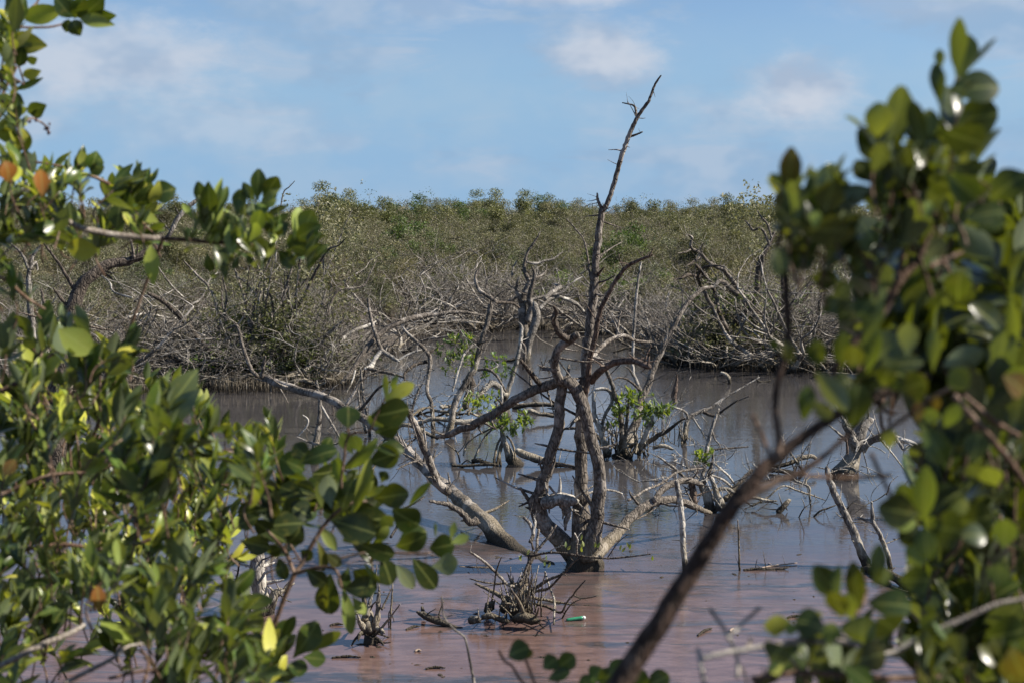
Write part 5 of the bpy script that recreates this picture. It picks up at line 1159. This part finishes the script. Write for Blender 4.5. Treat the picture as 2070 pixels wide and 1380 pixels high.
# --- left bush: narrow pointed leaves
B = Bush('narrow_leafed_bush', Vector((-1.35, 3.1, .2)), 'yellow green bush of narrow leaves filling the left side', 1)
Z1 = lambda x, y: (x/5.914, y/5.914); 
def L1(s, x0, y0, x1, y1, w, k, Y=3.0, oy=0, sc=5.914, ox=0, shape=None):
    s.leaf(ox + x0/sc, oy + y0/sc, ox + x1/sc, oy + y1/sc, w/sc, k, Y, shape)
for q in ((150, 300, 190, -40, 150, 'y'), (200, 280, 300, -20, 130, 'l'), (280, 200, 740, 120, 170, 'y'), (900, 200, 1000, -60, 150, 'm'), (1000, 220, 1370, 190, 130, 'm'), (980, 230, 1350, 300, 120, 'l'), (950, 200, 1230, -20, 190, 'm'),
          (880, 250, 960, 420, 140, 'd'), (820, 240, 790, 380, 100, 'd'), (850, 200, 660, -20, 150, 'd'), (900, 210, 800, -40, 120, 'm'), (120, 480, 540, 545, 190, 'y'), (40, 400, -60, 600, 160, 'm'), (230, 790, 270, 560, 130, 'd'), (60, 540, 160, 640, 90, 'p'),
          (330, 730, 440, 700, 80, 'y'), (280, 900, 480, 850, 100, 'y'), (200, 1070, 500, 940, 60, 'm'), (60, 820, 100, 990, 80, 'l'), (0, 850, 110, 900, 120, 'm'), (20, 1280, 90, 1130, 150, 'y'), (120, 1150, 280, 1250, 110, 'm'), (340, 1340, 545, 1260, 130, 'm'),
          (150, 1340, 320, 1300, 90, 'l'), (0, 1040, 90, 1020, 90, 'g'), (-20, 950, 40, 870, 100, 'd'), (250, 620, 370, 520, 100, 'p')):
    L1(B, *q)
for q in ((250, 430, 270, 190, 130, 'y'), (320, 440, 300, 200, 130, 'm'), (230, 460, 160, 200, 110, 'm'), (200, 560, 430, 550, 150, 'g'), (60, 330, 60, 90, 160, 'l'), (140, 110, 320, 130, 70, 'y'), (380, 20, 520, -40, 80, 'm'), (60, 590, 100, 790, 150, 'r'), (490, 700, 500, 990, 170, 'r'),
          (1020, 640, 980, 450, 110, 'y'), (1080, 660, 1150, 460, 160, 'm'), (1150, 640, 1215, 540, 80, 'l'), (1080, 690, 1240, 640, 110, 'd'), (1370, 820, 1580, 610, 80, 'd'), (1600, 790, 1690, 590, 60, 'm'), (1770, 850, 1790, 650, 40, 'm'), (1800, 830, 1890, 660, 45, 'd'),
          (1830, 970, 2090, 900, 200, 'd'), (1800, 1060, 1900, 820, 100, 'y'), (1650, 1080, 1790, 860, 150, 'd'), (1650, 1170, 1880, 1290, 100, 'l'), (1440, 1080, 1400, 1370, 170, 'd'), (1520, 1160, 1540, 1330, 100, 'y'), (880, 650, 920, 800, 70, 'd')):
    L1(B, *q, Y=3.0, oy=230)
B.shape = ('point', 'spoon')
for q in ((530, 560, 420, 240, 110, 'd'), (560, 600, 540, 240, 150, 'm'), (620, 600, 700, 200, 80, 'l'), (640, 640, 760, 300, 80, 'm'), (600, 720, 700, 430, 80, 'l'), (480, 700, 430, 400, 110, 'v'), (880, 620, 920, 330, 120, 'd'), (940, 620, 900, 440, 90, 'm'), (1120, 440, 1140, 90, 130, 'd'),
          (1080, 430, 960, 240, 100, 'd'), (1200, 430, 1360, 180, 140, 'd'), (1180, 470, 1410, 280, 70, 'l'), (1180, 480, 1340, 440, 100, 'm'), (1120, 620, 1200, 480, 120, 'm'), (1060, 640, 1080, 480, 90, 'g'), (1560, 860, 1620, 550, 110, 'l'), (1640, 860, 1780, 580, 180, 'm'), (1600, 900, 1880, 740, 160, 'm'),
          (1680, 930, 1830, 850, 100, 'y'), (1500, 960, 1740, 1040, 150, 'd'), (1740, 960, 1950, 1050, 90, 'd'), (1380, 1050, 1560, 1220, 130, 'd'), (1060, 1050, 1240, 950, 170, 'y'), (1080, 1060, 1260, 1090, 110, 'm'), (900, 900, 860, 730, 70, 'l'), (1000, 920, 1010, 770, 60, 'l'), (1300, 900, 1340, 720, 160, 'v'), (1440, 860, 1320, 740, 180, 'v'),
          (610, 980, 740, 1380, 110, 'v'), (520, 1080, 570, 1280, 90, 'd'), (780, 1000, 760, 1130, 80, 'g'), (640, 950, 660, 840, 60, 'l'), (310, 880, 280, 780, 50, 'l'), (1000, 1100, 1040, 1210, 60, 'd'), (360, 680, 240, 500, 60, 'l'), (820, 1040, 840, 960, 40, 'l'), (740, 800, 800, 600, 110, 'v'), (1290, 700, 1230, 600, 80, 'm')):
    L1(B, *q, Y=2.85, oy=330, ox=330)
B.shape = ('point',)
for q in ((390, 1020, 200, 1000, 55, 'y', 2.957, 460), (135, 165, 190, 70, 10, 'm', 1, 0)):
    pass
for (x, y, n) in ((430, 440, 7), (415, 455, 6), (450, 470, 5), (540, 415, 7), (520, 450, 6), (490, 450, 5), (610, 478, 7), (585, 500, 7), (625, 500, 5), (545, 505, 6), (505, 500, 5), (470, 500, 4), (455, 530, 4), (390, 470, 4), (560, 460, 5)):
    B.sprig(x, y, 2.85 + B.rng.uniform(-.06, .1), n, 58, .42, 'ddmvlm', (.2, 0, 1), tw=False)
B.leaf(195, 505, 138, 500, 34, 'y', 2.9); B.leaf(305, 500, 310, 572, 22, 'l', 2.9)
B.leaf(185, 710, 122, 668, 40, 'l', 2.8); B.leaf(145, 712, 120, 660, 34, 'g', 2.8); B.leaf(330, 835, 395, 750, 44, 'g', 2.6); B.leaf(340, 850, 400, 790, 30, 'g', 2.6); B.leaf(325, 845, 320, 770, 46, 'm', 2.7)
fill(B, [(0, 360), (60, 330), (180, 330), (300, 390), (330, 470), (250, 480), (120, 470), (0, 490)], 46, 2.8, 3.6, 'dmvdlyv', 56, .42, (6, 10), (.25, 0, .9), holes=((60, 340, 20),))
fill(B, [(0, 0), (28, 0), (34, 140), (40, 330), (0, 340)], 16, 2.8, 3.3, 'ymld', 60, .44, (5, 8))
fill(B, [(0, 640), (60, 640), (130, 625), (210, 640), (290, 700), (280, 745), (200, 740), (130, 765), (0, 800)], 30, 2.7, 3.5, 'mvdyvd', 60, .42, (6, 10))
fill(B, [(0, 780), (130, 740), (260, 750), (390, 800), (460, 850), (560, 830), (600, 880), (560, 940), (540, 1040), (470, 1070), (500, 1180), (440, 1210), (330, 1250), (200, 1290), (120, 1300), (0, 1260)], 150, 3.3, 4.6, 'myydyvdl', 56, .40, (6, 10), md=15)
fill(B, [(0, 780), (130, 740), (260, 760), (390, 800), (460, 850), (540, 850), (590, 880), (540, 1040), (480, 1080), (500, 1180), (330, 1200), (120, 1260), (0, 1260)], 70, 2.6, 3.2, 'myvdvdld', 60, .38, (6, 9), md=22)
fill(B, [(200, 830), (420, 850), (540, 870), (520, 1000), (450, 1020), (260, 1000)], 24, 2.3, 2.6, 'ggvmd', 72, .40, (5, 8), (.2, 0, 1))  # grey-green and dark leaves paint the shadow across the bush's middle
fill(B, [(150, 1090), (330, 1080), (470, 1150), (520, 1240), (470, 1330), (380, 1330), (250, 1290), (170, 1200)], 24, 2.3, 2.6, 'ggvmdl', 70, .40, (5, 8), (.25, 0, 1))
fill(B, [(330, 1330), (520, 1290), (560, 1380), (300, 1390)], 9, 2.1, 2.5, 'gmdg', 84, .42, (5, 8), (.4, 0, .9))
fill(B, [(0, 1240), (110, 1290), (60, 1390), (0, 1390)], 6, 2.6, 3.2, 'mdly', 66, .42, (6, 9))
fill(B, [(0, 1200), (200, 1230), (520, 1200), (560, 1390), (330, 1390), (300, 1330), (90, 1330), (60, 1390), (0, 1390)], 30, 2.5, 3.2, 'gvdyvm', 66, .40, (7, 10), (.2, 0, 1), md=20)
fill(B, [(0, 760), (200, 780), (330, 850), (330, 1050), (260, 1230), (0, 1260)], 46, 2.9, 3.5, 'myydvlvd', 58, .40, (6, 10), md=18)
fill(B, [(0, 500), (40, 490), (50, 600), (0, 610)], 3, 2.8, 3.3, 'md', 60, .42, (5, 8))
for q in ((10, 328, 18, 366, 26, 'r'), (82, 346, 86, 394, 22, 'r'), (196, 1185, 200, 1232, 22, 'r'), (30, 930, 10, 960, 20, 'b'), (310, 945, 305, 970, 14, 'r'), (250, 950, 246, 975, 14, 'r')):
    B.leaf(*q, 2.35, 'point')
for t, Y, mt in (('0,52,4 20,54,4.5 60,56,5 100,55,4.5 125,50,4', 3.0, 'stem_near'), ('-20,110,6 10,75,6 30,40,5.5 55,22,5 75,5,4.5 85,-20,4', 3.0, 'stem_near'), ('0,205,7 8,185,6.5 18,165,6 27,150,5 34,135,4', 3.0, 'stem_near'), ('0,325,5 35,325,5 72,328,5 110,334,5 150,345,6 190,358,7 220,372,8', 3.05, 'stem_near'),
              ('138,448,12 160,460,13 190,468,13 240,476,13 300,481,12 330,482,11', 2.85, 'stem_pale'), ('325,482,10 380,485,9 430,490,8 480,492,7 520,497,6 560,502,5', 2.85, 'stem_near'), ('0,790,12 40,770,11 70,745,10 110,715,10 150,690,9 190,680,6', 2.8, 'stem_near'), ('0,560,7 20,572,7 50,600,7 90,625,5', 2.9, 'stem_near'),
              ('0,1345,12 40,1325,13 90,1300,13 140,1280,12 170,1262,8', 2.5, 'stem_pale'), ('130,1380,10 180,1355,10 230,1328,9 260,1305,6 310,1300,5', 2.3, 'stem_pale'), ('220,1370,7 290,1355,7 360,1352,6 420,1360,5', 2.3, 'stem_near'), ('290,1380,7 300,1340,6.5 285,1310,5', 2.3, 'stem_near'),
              ('20,240,4 40,258,4 60,240,4 78,245,3 92,255,3 100,270,2.6', 3.0, 'stem_near'), ('330,482,7 300,560,6 250,700,7 200,850,8 150,1000,9', 3.3, 'stem_near'), ('0,1000,9 100,960,8 200,950,7 300,900,6 340,850,5', 3.0, 'stem_near'), ('0,1120,10 120,1100,9 230,1110,8 330,1080,7', 3.0, 'stem_near')):
    B.stem(t, Y, Y + .1, mt)
for t in ('-160,2600,60 -150,1800,50 -130,1345,34 -120,900,28 -100,500,24 -80,205,20 -60,0,14', '-160,2700,60 -120,2000,46 -60,1600,30 0,1345,16'):
    B.stem(t, 3.2, 3.1, 'stem_near', name='stem')
mbs = MB(); rg = random.Random(3)
for (x, y, n) in ((36, 165, 4), (23, 184, 2), (60, 248, 2), (76, 245, 2), (98, 270, 5), (101, 256, 2), (4, 205, 3), (92, 262, 2)):
    for k in range(n):
        c = at(x + rg.gauss(0, 2.2), y + rg.gauss(0, 2.2), 3.0); r = .0028
        mbs.tube([c - Vector((0, 0, r)), c - Vector((0, 0, r*.5)), c + Vector((0, 0, r*.5)), c + Vector((0, 0, r))], [r*.4, r, r, r*.4], n=6, rough=0, wob=0, jag=False)
o = mbs.build('berries', M['berry'], B.T, B.T.location); o['kind'] = 'stuff'
B.done()

# --- dark sprig in front of the leaning trunk: round leathery leaves
B = Bush('round_leafed_sprig', Vector((-.55, 2.5, .2)), 'dark sprig of round leathery leaves left of the twiggy stump', 2); B.gain = .75
B.shape = ('round', 'spoon', 'round')
for i, q in enumerate(((1215, 330, 1500, 270, 200, 'd'), (1330, 200, 1545, 70, 100, 'y'), (1330, 190, 1320, 0, 45, 'y'), (1380, 120, 1420, 0, 45, 'l'), (1010, 420, 1010, 260, 170, 'd'), (1200, 720, 1420, 640, 170, 'd'), (1240, 470, 1420, 420, 120, 'd'), (1040, 760, 1240, 530, 75, 'l'), (640, 780, 450, 690, 150, 'm'), (640, 1000, 450, 930, 110, 'v'),
          (870, 1090, 840, 840, 110, 'g'), (790, 1090, 760, 890, 65, 'l'), (1060, 1120, 1180, 700, 90, 'l'), (960, 1110, 1040, 880, 130, 'd'), (1240, 1020, 1500, 980, 150, 'v'), (1390, 1120, 1590, 1230, 190, 'd'), (1530, 1070, 1690, 900, 60, 'm'), (990, 1210, 1320, 1190, 180, 'v'), (1450, 1370, 1650, 1300, 150, 'd'), (360, 1090, 280, 940, 120, 'v'),
          (620, 720, 900, 620, 130, 'd'), (700, 700, 560, 580, 110, 'v'), (1040, 640, 960, 480, 90, 'm'), (1100, 620, 1060, 500, 100, 'l'), (1000, 940, 900, 700, 70, 'l'), (1180, 820, 1060, 980, 100, 'm'), (1220, 880, 1120, 940, 90, 'l'), (1120, 1000, 1230, 920, 60, 'y'), (1180, 1000, 1280, 930, 50, 'y'), (430, 1180, 600, 1040, 120, 'd'), (560, 1190, 640, 1050, 140, 'v'), (700, 1180, 560, 1100, 150, 'v'),
          (780, 640, 860, 520, 90, 'd'), (1250, 600, 1460, 620, 110, 'd'), (1290, 880, 1330, 800, 70, 'v'), (1300, 420, 1180, 340, 70, 'y'), (1380, 1250, 1300, 1180, 110, 'l'), (1260, 1110, 1060, 1160, 150, 'v'), (320, 1110, 100, 1150, 130, 'v'), (250, 1180, 100, 1240, 120, 'd'))):
    L1(B, *q, Y=2.85 + .05*math.sin(i*2.4), sc=4.14, ox=460, oy=760)
for i, q in enumerate(((1420, 230, 1650, 140, 140, 'd'), (1700, 250, 1885, 215, 175, 'd'), (1880, 200, 2010, 150, 70, 'l'), (1870, 180, 1900, 40, 42, 'l'), (1720, 400, 1915, 370, 130, 'p'), (1560, 350, 1730, 570, 150, 'v'), (1420, 400, 1550, 570, 105, 'p'), (1290, 330, 1365, 540, 145, 'v'), (1150, 380, 1300, 540, 45, 'l'), (860, 480, 850, 780, 175, 'd'), (820, 520, 810, 740, 80, 'o'),
          (990, 590, 1240, 560, 160, 'v'), (970, 600, 1030, 945, 95, 'l'), (1050, 660, 1145, 790, 65, 'l'), (660, 430, 820, 540, 105, 'v'), (430, 340, 490, 500, 95, 'd'), (750, 190, 800, 420, 60, 'o'), (840, 300, 940, 390, 85, 'o'), (120, 190, 345, 240, 120, 'v'), (330, 280, 440, 250, 85, 'v'), (620, 270, 700, 340, 90, 'v'), (1130, 230, 1380, 300, 130, 'd'), (980, 180, 1260, 60, 170, 'v'), (760, 60, 900, 250, 70, 'l'),
          (620, 60, 520, 200, 130, 'v'), (640, 40, 400, 60, 140, 'v'), (1010, 420, 960, 580, 80, 'd'), (1060, 440, 1180, 530, 130, 'v'), (1240, 200, 1340, 70, 80, 'l'), (880, 20, 1220, 120, 190, 'v'), (1740, 150, 1740, 40, 20, 'l'),
          (330, 1080, 520, 860, 110, 'd'), (470, 1000, 560, 830, 80, 'm'), (560, 1150, 740, 880, 150, 'm'), (670, 1110, 930, 960, 90, 'l'), (460, 1140, 560, 980, 75, 'p'), (510, 1230, 660, 1260, 120, 'd'), (640, 1160, 810, 1180, 100, 'm'), (250, 1240, 560, 1300, 115, 'g'), (90, 1270, 400, 1350, 130, 'g'), (150, 1260, 190, 980, 110, 'g'), (110, 1000, 140, 820, 85, 'g'), (240, 990, 250, 780, 105, 'g'), (0, 640, 200, 440, 110, 'm'), (40, 690, 355, 690, 110, 'l'))):
    L1(B, *q, Y=2.8 + .05*math.sin(i*1.7), sc=4.14, ox=460, oy=1047, shape='point' if i > 44 else None)
fill(B, [(500, 1040), (580, 960), (640, 930), (730, 960), (770, 1000), (780, 1060), (720, 1110), (600, 1110), (520, 1090)], 16, 2.9, 3.2, 'vvdm', 70, .6, (5, 8), shape='round')
B.stem('510,1380,16 540,1290,11 555,1260,10 576,1206,10 595,1160,10 610,1139,9 634,1095,9 660,1055,8 700,1020,7 740,1012,5', 2.8, 2.85, 'stem_near')
B.stem('596,1160,9 578,1117,7.5 562,1095,6 540,1070,5', 2.8, 2.9); B.stem('598,1158,9 643,1146,7.5 678,1151,6 690,1185,5', 2.8, 2.75); B.stem('690,1127,5 733,1117,4.5 771,1116,4 829,1118,4 868,1117,3.4', 2.8, 2.8); B.stem('700,1020,6 690,980,6 695,930,5.5 705,880,5 745,870,4.5 760,840,4 780,800,4', 2.85, 2.85); B.stem('705,880,5 702,850,4 704,830,4', 2.85, 2.85)
B.stem('450,2400,40 480,1900,30 500,1500,20 512,1375,16', 2.8, 2.8, name='stem')
B.done()

# --- right bush: broad blunt leaves, close to the lens
B = Bush('broad_leafed_bush', Vector((.55, 1.5, .2)), 'dark glossy bush of broad leaves close to the lens at right', 3)
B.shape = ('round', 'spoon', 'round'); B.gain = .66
YR = 1.45
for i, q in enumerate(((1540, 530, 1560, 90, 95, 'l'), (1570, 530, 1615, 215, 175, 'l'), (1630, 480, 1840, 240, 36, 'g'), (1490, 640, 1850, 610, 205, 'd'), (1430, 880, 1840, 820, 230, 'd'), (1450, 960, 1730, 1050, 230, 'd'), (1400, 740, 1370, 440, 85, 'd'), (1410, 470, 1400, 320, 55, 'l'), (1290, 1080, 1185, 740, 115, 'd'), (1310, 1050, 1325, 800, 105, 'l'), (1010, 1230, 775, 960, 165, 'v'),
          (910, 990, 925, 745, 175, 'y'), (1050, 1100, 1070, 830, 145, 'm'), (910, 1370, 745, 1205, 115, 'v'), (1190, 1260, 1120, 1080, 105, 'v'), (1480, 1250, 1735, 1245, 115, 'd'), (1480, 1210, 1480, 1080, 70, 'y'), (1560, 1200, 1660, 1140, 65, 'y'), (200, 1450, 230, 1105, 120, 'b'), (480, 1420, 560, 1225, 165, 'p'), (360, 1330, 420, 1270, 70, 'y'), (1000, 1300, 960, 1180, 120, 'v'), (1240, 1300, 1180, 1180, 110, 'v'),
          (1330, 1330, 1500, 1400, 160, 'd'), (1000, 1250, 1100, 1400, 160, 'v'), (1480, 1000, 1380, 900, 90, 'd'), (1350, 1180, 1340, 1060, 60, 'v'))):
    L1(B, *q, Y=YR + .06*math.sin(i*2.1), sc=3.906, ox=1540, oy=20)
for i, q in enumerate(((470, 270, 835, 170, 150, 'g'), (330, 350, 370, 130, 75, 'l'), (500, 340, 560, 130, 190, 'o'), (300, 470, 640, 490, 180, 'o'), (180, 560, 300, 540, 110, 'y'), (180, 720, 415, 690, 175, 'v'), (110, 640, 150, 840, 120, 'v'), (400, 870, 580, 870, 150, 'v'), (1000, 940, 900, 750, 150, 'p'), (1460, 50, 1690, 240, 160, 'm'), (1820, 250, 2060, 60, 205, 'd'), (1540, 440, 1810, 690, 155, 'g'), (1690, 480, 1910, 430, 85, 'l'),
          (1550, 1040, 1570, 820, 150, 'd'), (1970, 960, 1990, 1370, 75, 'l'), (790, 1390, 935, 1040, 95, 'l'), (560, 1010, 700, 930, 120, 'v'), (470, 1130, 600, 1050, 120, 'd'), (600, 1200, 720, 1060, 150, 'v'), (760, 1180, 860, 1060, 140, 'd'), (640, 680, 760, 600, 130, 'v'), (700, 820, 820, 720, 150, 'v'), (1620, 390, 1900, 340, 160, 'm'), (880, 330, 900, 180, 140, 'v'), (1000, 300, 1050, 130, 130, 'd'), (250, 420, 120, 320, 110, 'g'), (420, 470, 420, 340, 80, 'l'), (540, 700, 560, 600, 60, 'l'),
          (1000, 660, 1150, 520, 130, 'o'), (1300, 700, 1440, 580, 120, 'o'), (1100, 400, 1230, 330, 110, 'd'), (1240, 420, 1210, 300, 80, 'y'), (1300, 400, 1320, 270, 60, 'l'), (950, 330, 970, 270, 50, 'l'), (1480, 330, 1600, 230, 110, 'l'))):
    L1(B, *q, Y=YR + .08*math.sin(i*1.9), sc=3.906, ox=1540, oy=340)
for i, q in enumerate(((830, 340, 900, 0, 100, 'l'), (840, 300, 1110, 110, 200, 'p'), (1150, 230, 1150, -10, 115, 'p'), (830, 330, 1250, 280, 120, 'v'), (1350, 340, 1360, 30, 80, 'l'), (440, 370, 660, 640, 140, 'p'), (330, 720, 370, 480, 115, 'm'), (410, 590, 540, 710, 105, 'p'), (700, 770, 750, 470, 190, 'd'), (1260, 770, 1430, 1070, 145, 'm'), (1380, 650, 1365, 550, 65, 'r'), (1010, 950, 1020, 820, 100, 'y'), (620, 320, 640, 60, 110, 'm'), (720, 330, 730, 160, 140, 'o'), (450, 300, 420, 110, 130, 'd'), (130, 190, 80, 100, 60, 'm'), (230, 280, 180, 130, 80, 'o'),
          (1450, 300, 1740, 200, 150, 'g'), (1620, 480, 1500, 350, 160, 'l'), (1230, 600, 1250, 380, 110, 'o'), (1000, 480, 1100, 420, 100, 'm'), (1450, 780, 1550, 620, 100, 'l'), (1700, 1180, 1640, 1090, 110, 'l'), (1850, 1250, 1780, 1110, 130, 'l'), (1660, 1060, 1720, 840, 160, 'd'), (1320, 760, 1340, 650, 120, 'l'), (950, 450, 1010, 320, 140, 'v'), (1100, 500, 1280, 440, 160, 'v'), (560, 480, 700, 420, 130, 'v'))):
    L1(B, *q, Y=YR + .08*math.sin(i*2.3), sc=3.906, ox=1540, oy=660)  # some pale leaves here carry a glossy sheen in their colour
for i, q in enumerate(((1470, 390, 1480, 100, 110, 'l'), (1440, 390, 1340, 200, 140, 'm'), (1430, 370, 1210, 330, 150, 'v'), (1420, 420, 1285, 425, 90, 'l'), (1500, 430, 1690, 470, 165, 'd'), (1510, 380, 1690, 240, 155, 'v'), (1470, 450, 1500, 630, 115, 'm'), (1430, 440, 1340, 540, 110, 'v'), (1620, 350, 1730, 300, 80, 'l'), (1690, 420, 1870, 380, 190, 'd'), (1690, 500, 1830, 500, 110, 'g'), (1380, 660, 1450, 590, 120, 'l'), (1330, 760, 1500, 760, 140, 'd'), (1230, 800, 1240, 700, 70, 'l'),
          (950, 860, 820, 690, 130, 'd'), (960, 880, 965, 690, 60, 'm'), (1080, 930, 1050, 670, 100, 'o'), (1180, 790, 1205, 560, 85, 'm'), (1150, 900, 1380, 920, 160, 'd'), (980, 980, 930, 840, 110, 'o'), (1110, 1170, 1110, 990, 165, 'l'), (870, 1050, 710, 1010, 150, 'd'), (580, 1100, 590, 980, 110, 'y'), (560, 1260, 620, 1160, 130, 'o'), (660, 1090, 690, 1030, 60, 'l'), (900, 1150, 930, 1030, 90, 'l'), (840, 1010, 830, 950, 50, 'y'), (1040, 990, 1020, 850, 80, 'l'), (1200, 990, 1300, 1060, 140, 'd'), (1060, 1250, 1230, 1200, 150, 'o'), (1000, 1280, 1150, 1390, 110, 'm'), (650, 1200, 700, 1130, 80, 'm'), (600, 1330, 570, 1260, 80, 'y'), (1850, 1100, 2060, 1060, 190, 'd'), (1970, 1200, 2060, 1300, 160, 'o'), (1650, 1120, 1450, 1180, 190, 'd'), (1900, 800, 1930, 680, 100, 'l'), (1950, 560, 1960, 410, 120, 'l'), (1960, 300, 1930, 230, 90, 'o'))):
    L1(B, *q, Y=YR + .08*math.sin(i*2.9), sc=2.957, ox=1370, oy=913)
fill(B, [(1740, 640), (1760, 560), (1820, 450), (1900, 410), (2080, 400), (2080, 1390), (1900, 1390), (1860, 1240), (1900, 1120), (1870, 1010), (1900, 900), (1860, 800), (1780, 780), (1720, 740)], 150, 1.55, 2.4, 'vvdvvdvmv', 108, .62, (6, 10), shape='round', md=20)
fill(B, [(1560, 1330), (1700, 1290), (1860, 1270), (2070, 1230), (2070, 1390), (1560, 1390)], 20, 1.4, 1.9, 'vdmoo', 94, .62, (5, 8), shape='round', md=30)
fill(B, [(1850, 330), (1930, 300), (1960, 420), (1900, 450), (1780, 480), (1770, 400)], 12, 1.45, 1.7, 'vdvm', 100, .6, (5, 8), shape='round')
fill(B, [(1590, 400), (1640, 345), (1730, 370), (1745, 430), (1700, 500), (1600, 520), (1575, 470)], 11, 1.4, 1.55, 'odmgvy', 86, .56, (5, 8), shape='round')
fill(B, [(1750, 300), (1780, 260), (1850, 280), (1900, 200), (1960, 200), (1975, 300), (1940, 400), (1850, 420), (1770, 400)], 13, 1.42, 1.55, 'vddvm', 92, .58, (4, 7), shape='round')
for q in ((2045, 1310, 2066, 1360, 44, 'b'), (2060, 1330, 2040, 1375, 50, 'b'), (2030, 760, 2068, 790, 40, 'b'), (1855, 850, 1860, 815, 20, 'r')):
    B.leaf(*q, 1.35)
for t, mt in (('1230,1420,52 1262,1370,48 1340,1245,43 1400,1150,39 1480,1022,35 1530,962,31 1560,932,28 1640,872,22 1720,822,20 1800,790,17 1880,760,12', 'stem_dark'), ('1562,930,24 1575,895,17 1566,815,13 1580,737,14 1593,676,16 1590,610,17 1586,545,15 1570,504,12 1580,470,9', 'stem_dark'), ('1478,1030,18 1545,985,16 1613,955,14 1675,913,11 1740,850,8', 'stem_dark'),
              ('1690,740,14 1722,697,15 1786,629,15 1813,578,16 1835,550,14 1857,528,13 1870,494,11 1890,450,9 1915,380,9 1920,260,9 1935,160,8', 'stem_near'), ('1815,575,12 1825,520,11 1840,460,9 1850,420,7', 'stem_near'), ('1660,480,6 1645,460,8 1640,430,8', 'stem_near'), ('1640,500,8 1660,515,8 1680,540,6', 'stem_near'), ('1880,540,9 1910,525,9 1960,505,7', 'stem_near'),
              ('1930,800,14 1990,870,14 2040,930,14 2090,1000,14', 'stem_near'), ('1950,800,12 2010,850,12 2060,880,10', 'stem_near'), ('1421,1329,11 1470,1318,11 1553,1305,11 1620,1295,12 1725,1299,12 1766,1319,12 1803,1319,12 1860,1288,12 1945,1251,11 2012,1221,10 2080,1208,9', 'stem_pale'), ('1424,1380,11 1418,1350,11 1414,1325,9 1410,1310,7', 'stem_pale'),
              ('1490,1370,10 1490,1330,8 1470,1280,7 1450,1250,6 1435,1230,4', 'stem_pale'), ('1470,1290,6 1500,1260,5 1535,1228,4', 'stem_pale'), ('1500,1318,7 1515,1300,6 1518,1290,4', 'stem_pale'), ('1520,1372,14 1600,1360,14 1700,1362,13 1800,1370,13 1900,1368,12', 'stem_near'), ('1600,1330,8 1620,1360,8', 'stem_pale'), ('1840,988,8 1860,1020,9 1850,1060,8', 'stem_near'), ('1730,1240,9 1745,1215,8 1752,1190,7', 'stem_near'), ('1760,915,5 1800,1000,6 1830,1060,5', 'stem_near'), ('1560,930,7 1540,880,6 1522,840,5', 'stem_near'), ('1620,960,7 1700,965,7 1800,960,6', 'stem_near'),
              ('1950,770,6 1890,800,8 1820,850,9 1760,890,8', 'stem_near')):
    B.stem(t, YR + .05, YR + .1, mt, n=10)
B.stem('700,2700,120 900,2000,90 1080,1660,76 1235,1415,62', YR, YR + .05, name='stem'); B.stem('2200,2600,90 2150,1900,70 2110,1300,50 2080,1000,30 2000,800,18', YR + .3, YR + .3, name='stem')
B.done()
# --- small sprigs along the bottom edge
B = Bush('round_leafed_sprig', Vector((.0, 2.3, .2)), 'few dark round leaves poking up at the bottom edge', 4)
B.shape = ('round',)
for q in ((1030, 1325, 1068, 1308, 36, 'd'), (1062, 1318, 1076, 1322, 16, 'o'), (1100, 1350, 1125, 1330, 30, 'd'), (1128, 1348, 1160, 1325, 32, 'd'), (1110, 1372, 1150, 1356, 22, 'd'), (1195, 1375, 1215, 1350, 34, 'm'), (1215, 1385, 1240, 1352, 32, 'd'), (1240, 1375, 1262, 1335, 34, 'm'), (1285, 1390, 1300, 1355, 30, 'd'), (1310, 1385, 1350, 1365, 36, 'd'), (1170, 1392, 1200, 1372, 30, 'd')):
    B.leaf(*q, 2.2)
B.stem('1075,1400,7 1050,1370,6 1035,1345,5 1020,1335,5 1008,1315,3', 2.2, 2.2, 'stem_near'); B.stem('1090,1400,5 1075,1365,4 1060,1325,3', 2.2); B.stem('1120,1400,5 1130,1365,4 1128,1348,3', 2.2); B.stem('1205,1430,6 1215,1390,5 1240,1370,4', 2.2)
B.stem('1000,2600,40 1060,1900,24 1080,1500,12 1075,1398,7', 2.3, 2.2, name='stem')
B.done()
b = Vector((at(957, 1380, 4.2).x, 4.2, .2)); T = empty('bare_sapling', b, 'thin bare grey stem rising from the bottom edge past the pale log', 'stem')
limb(T, 'stem', '962,2200,10 958,1450,7 957,1380,5.5 947,1319,5 940,1290,4.5 933,1282,4.5 915,1268,4 900,1250,3.6 895,1235,3 893,1205,1.6', 4.2, 4.2, 'grey_wood', n=6, spikes=1)
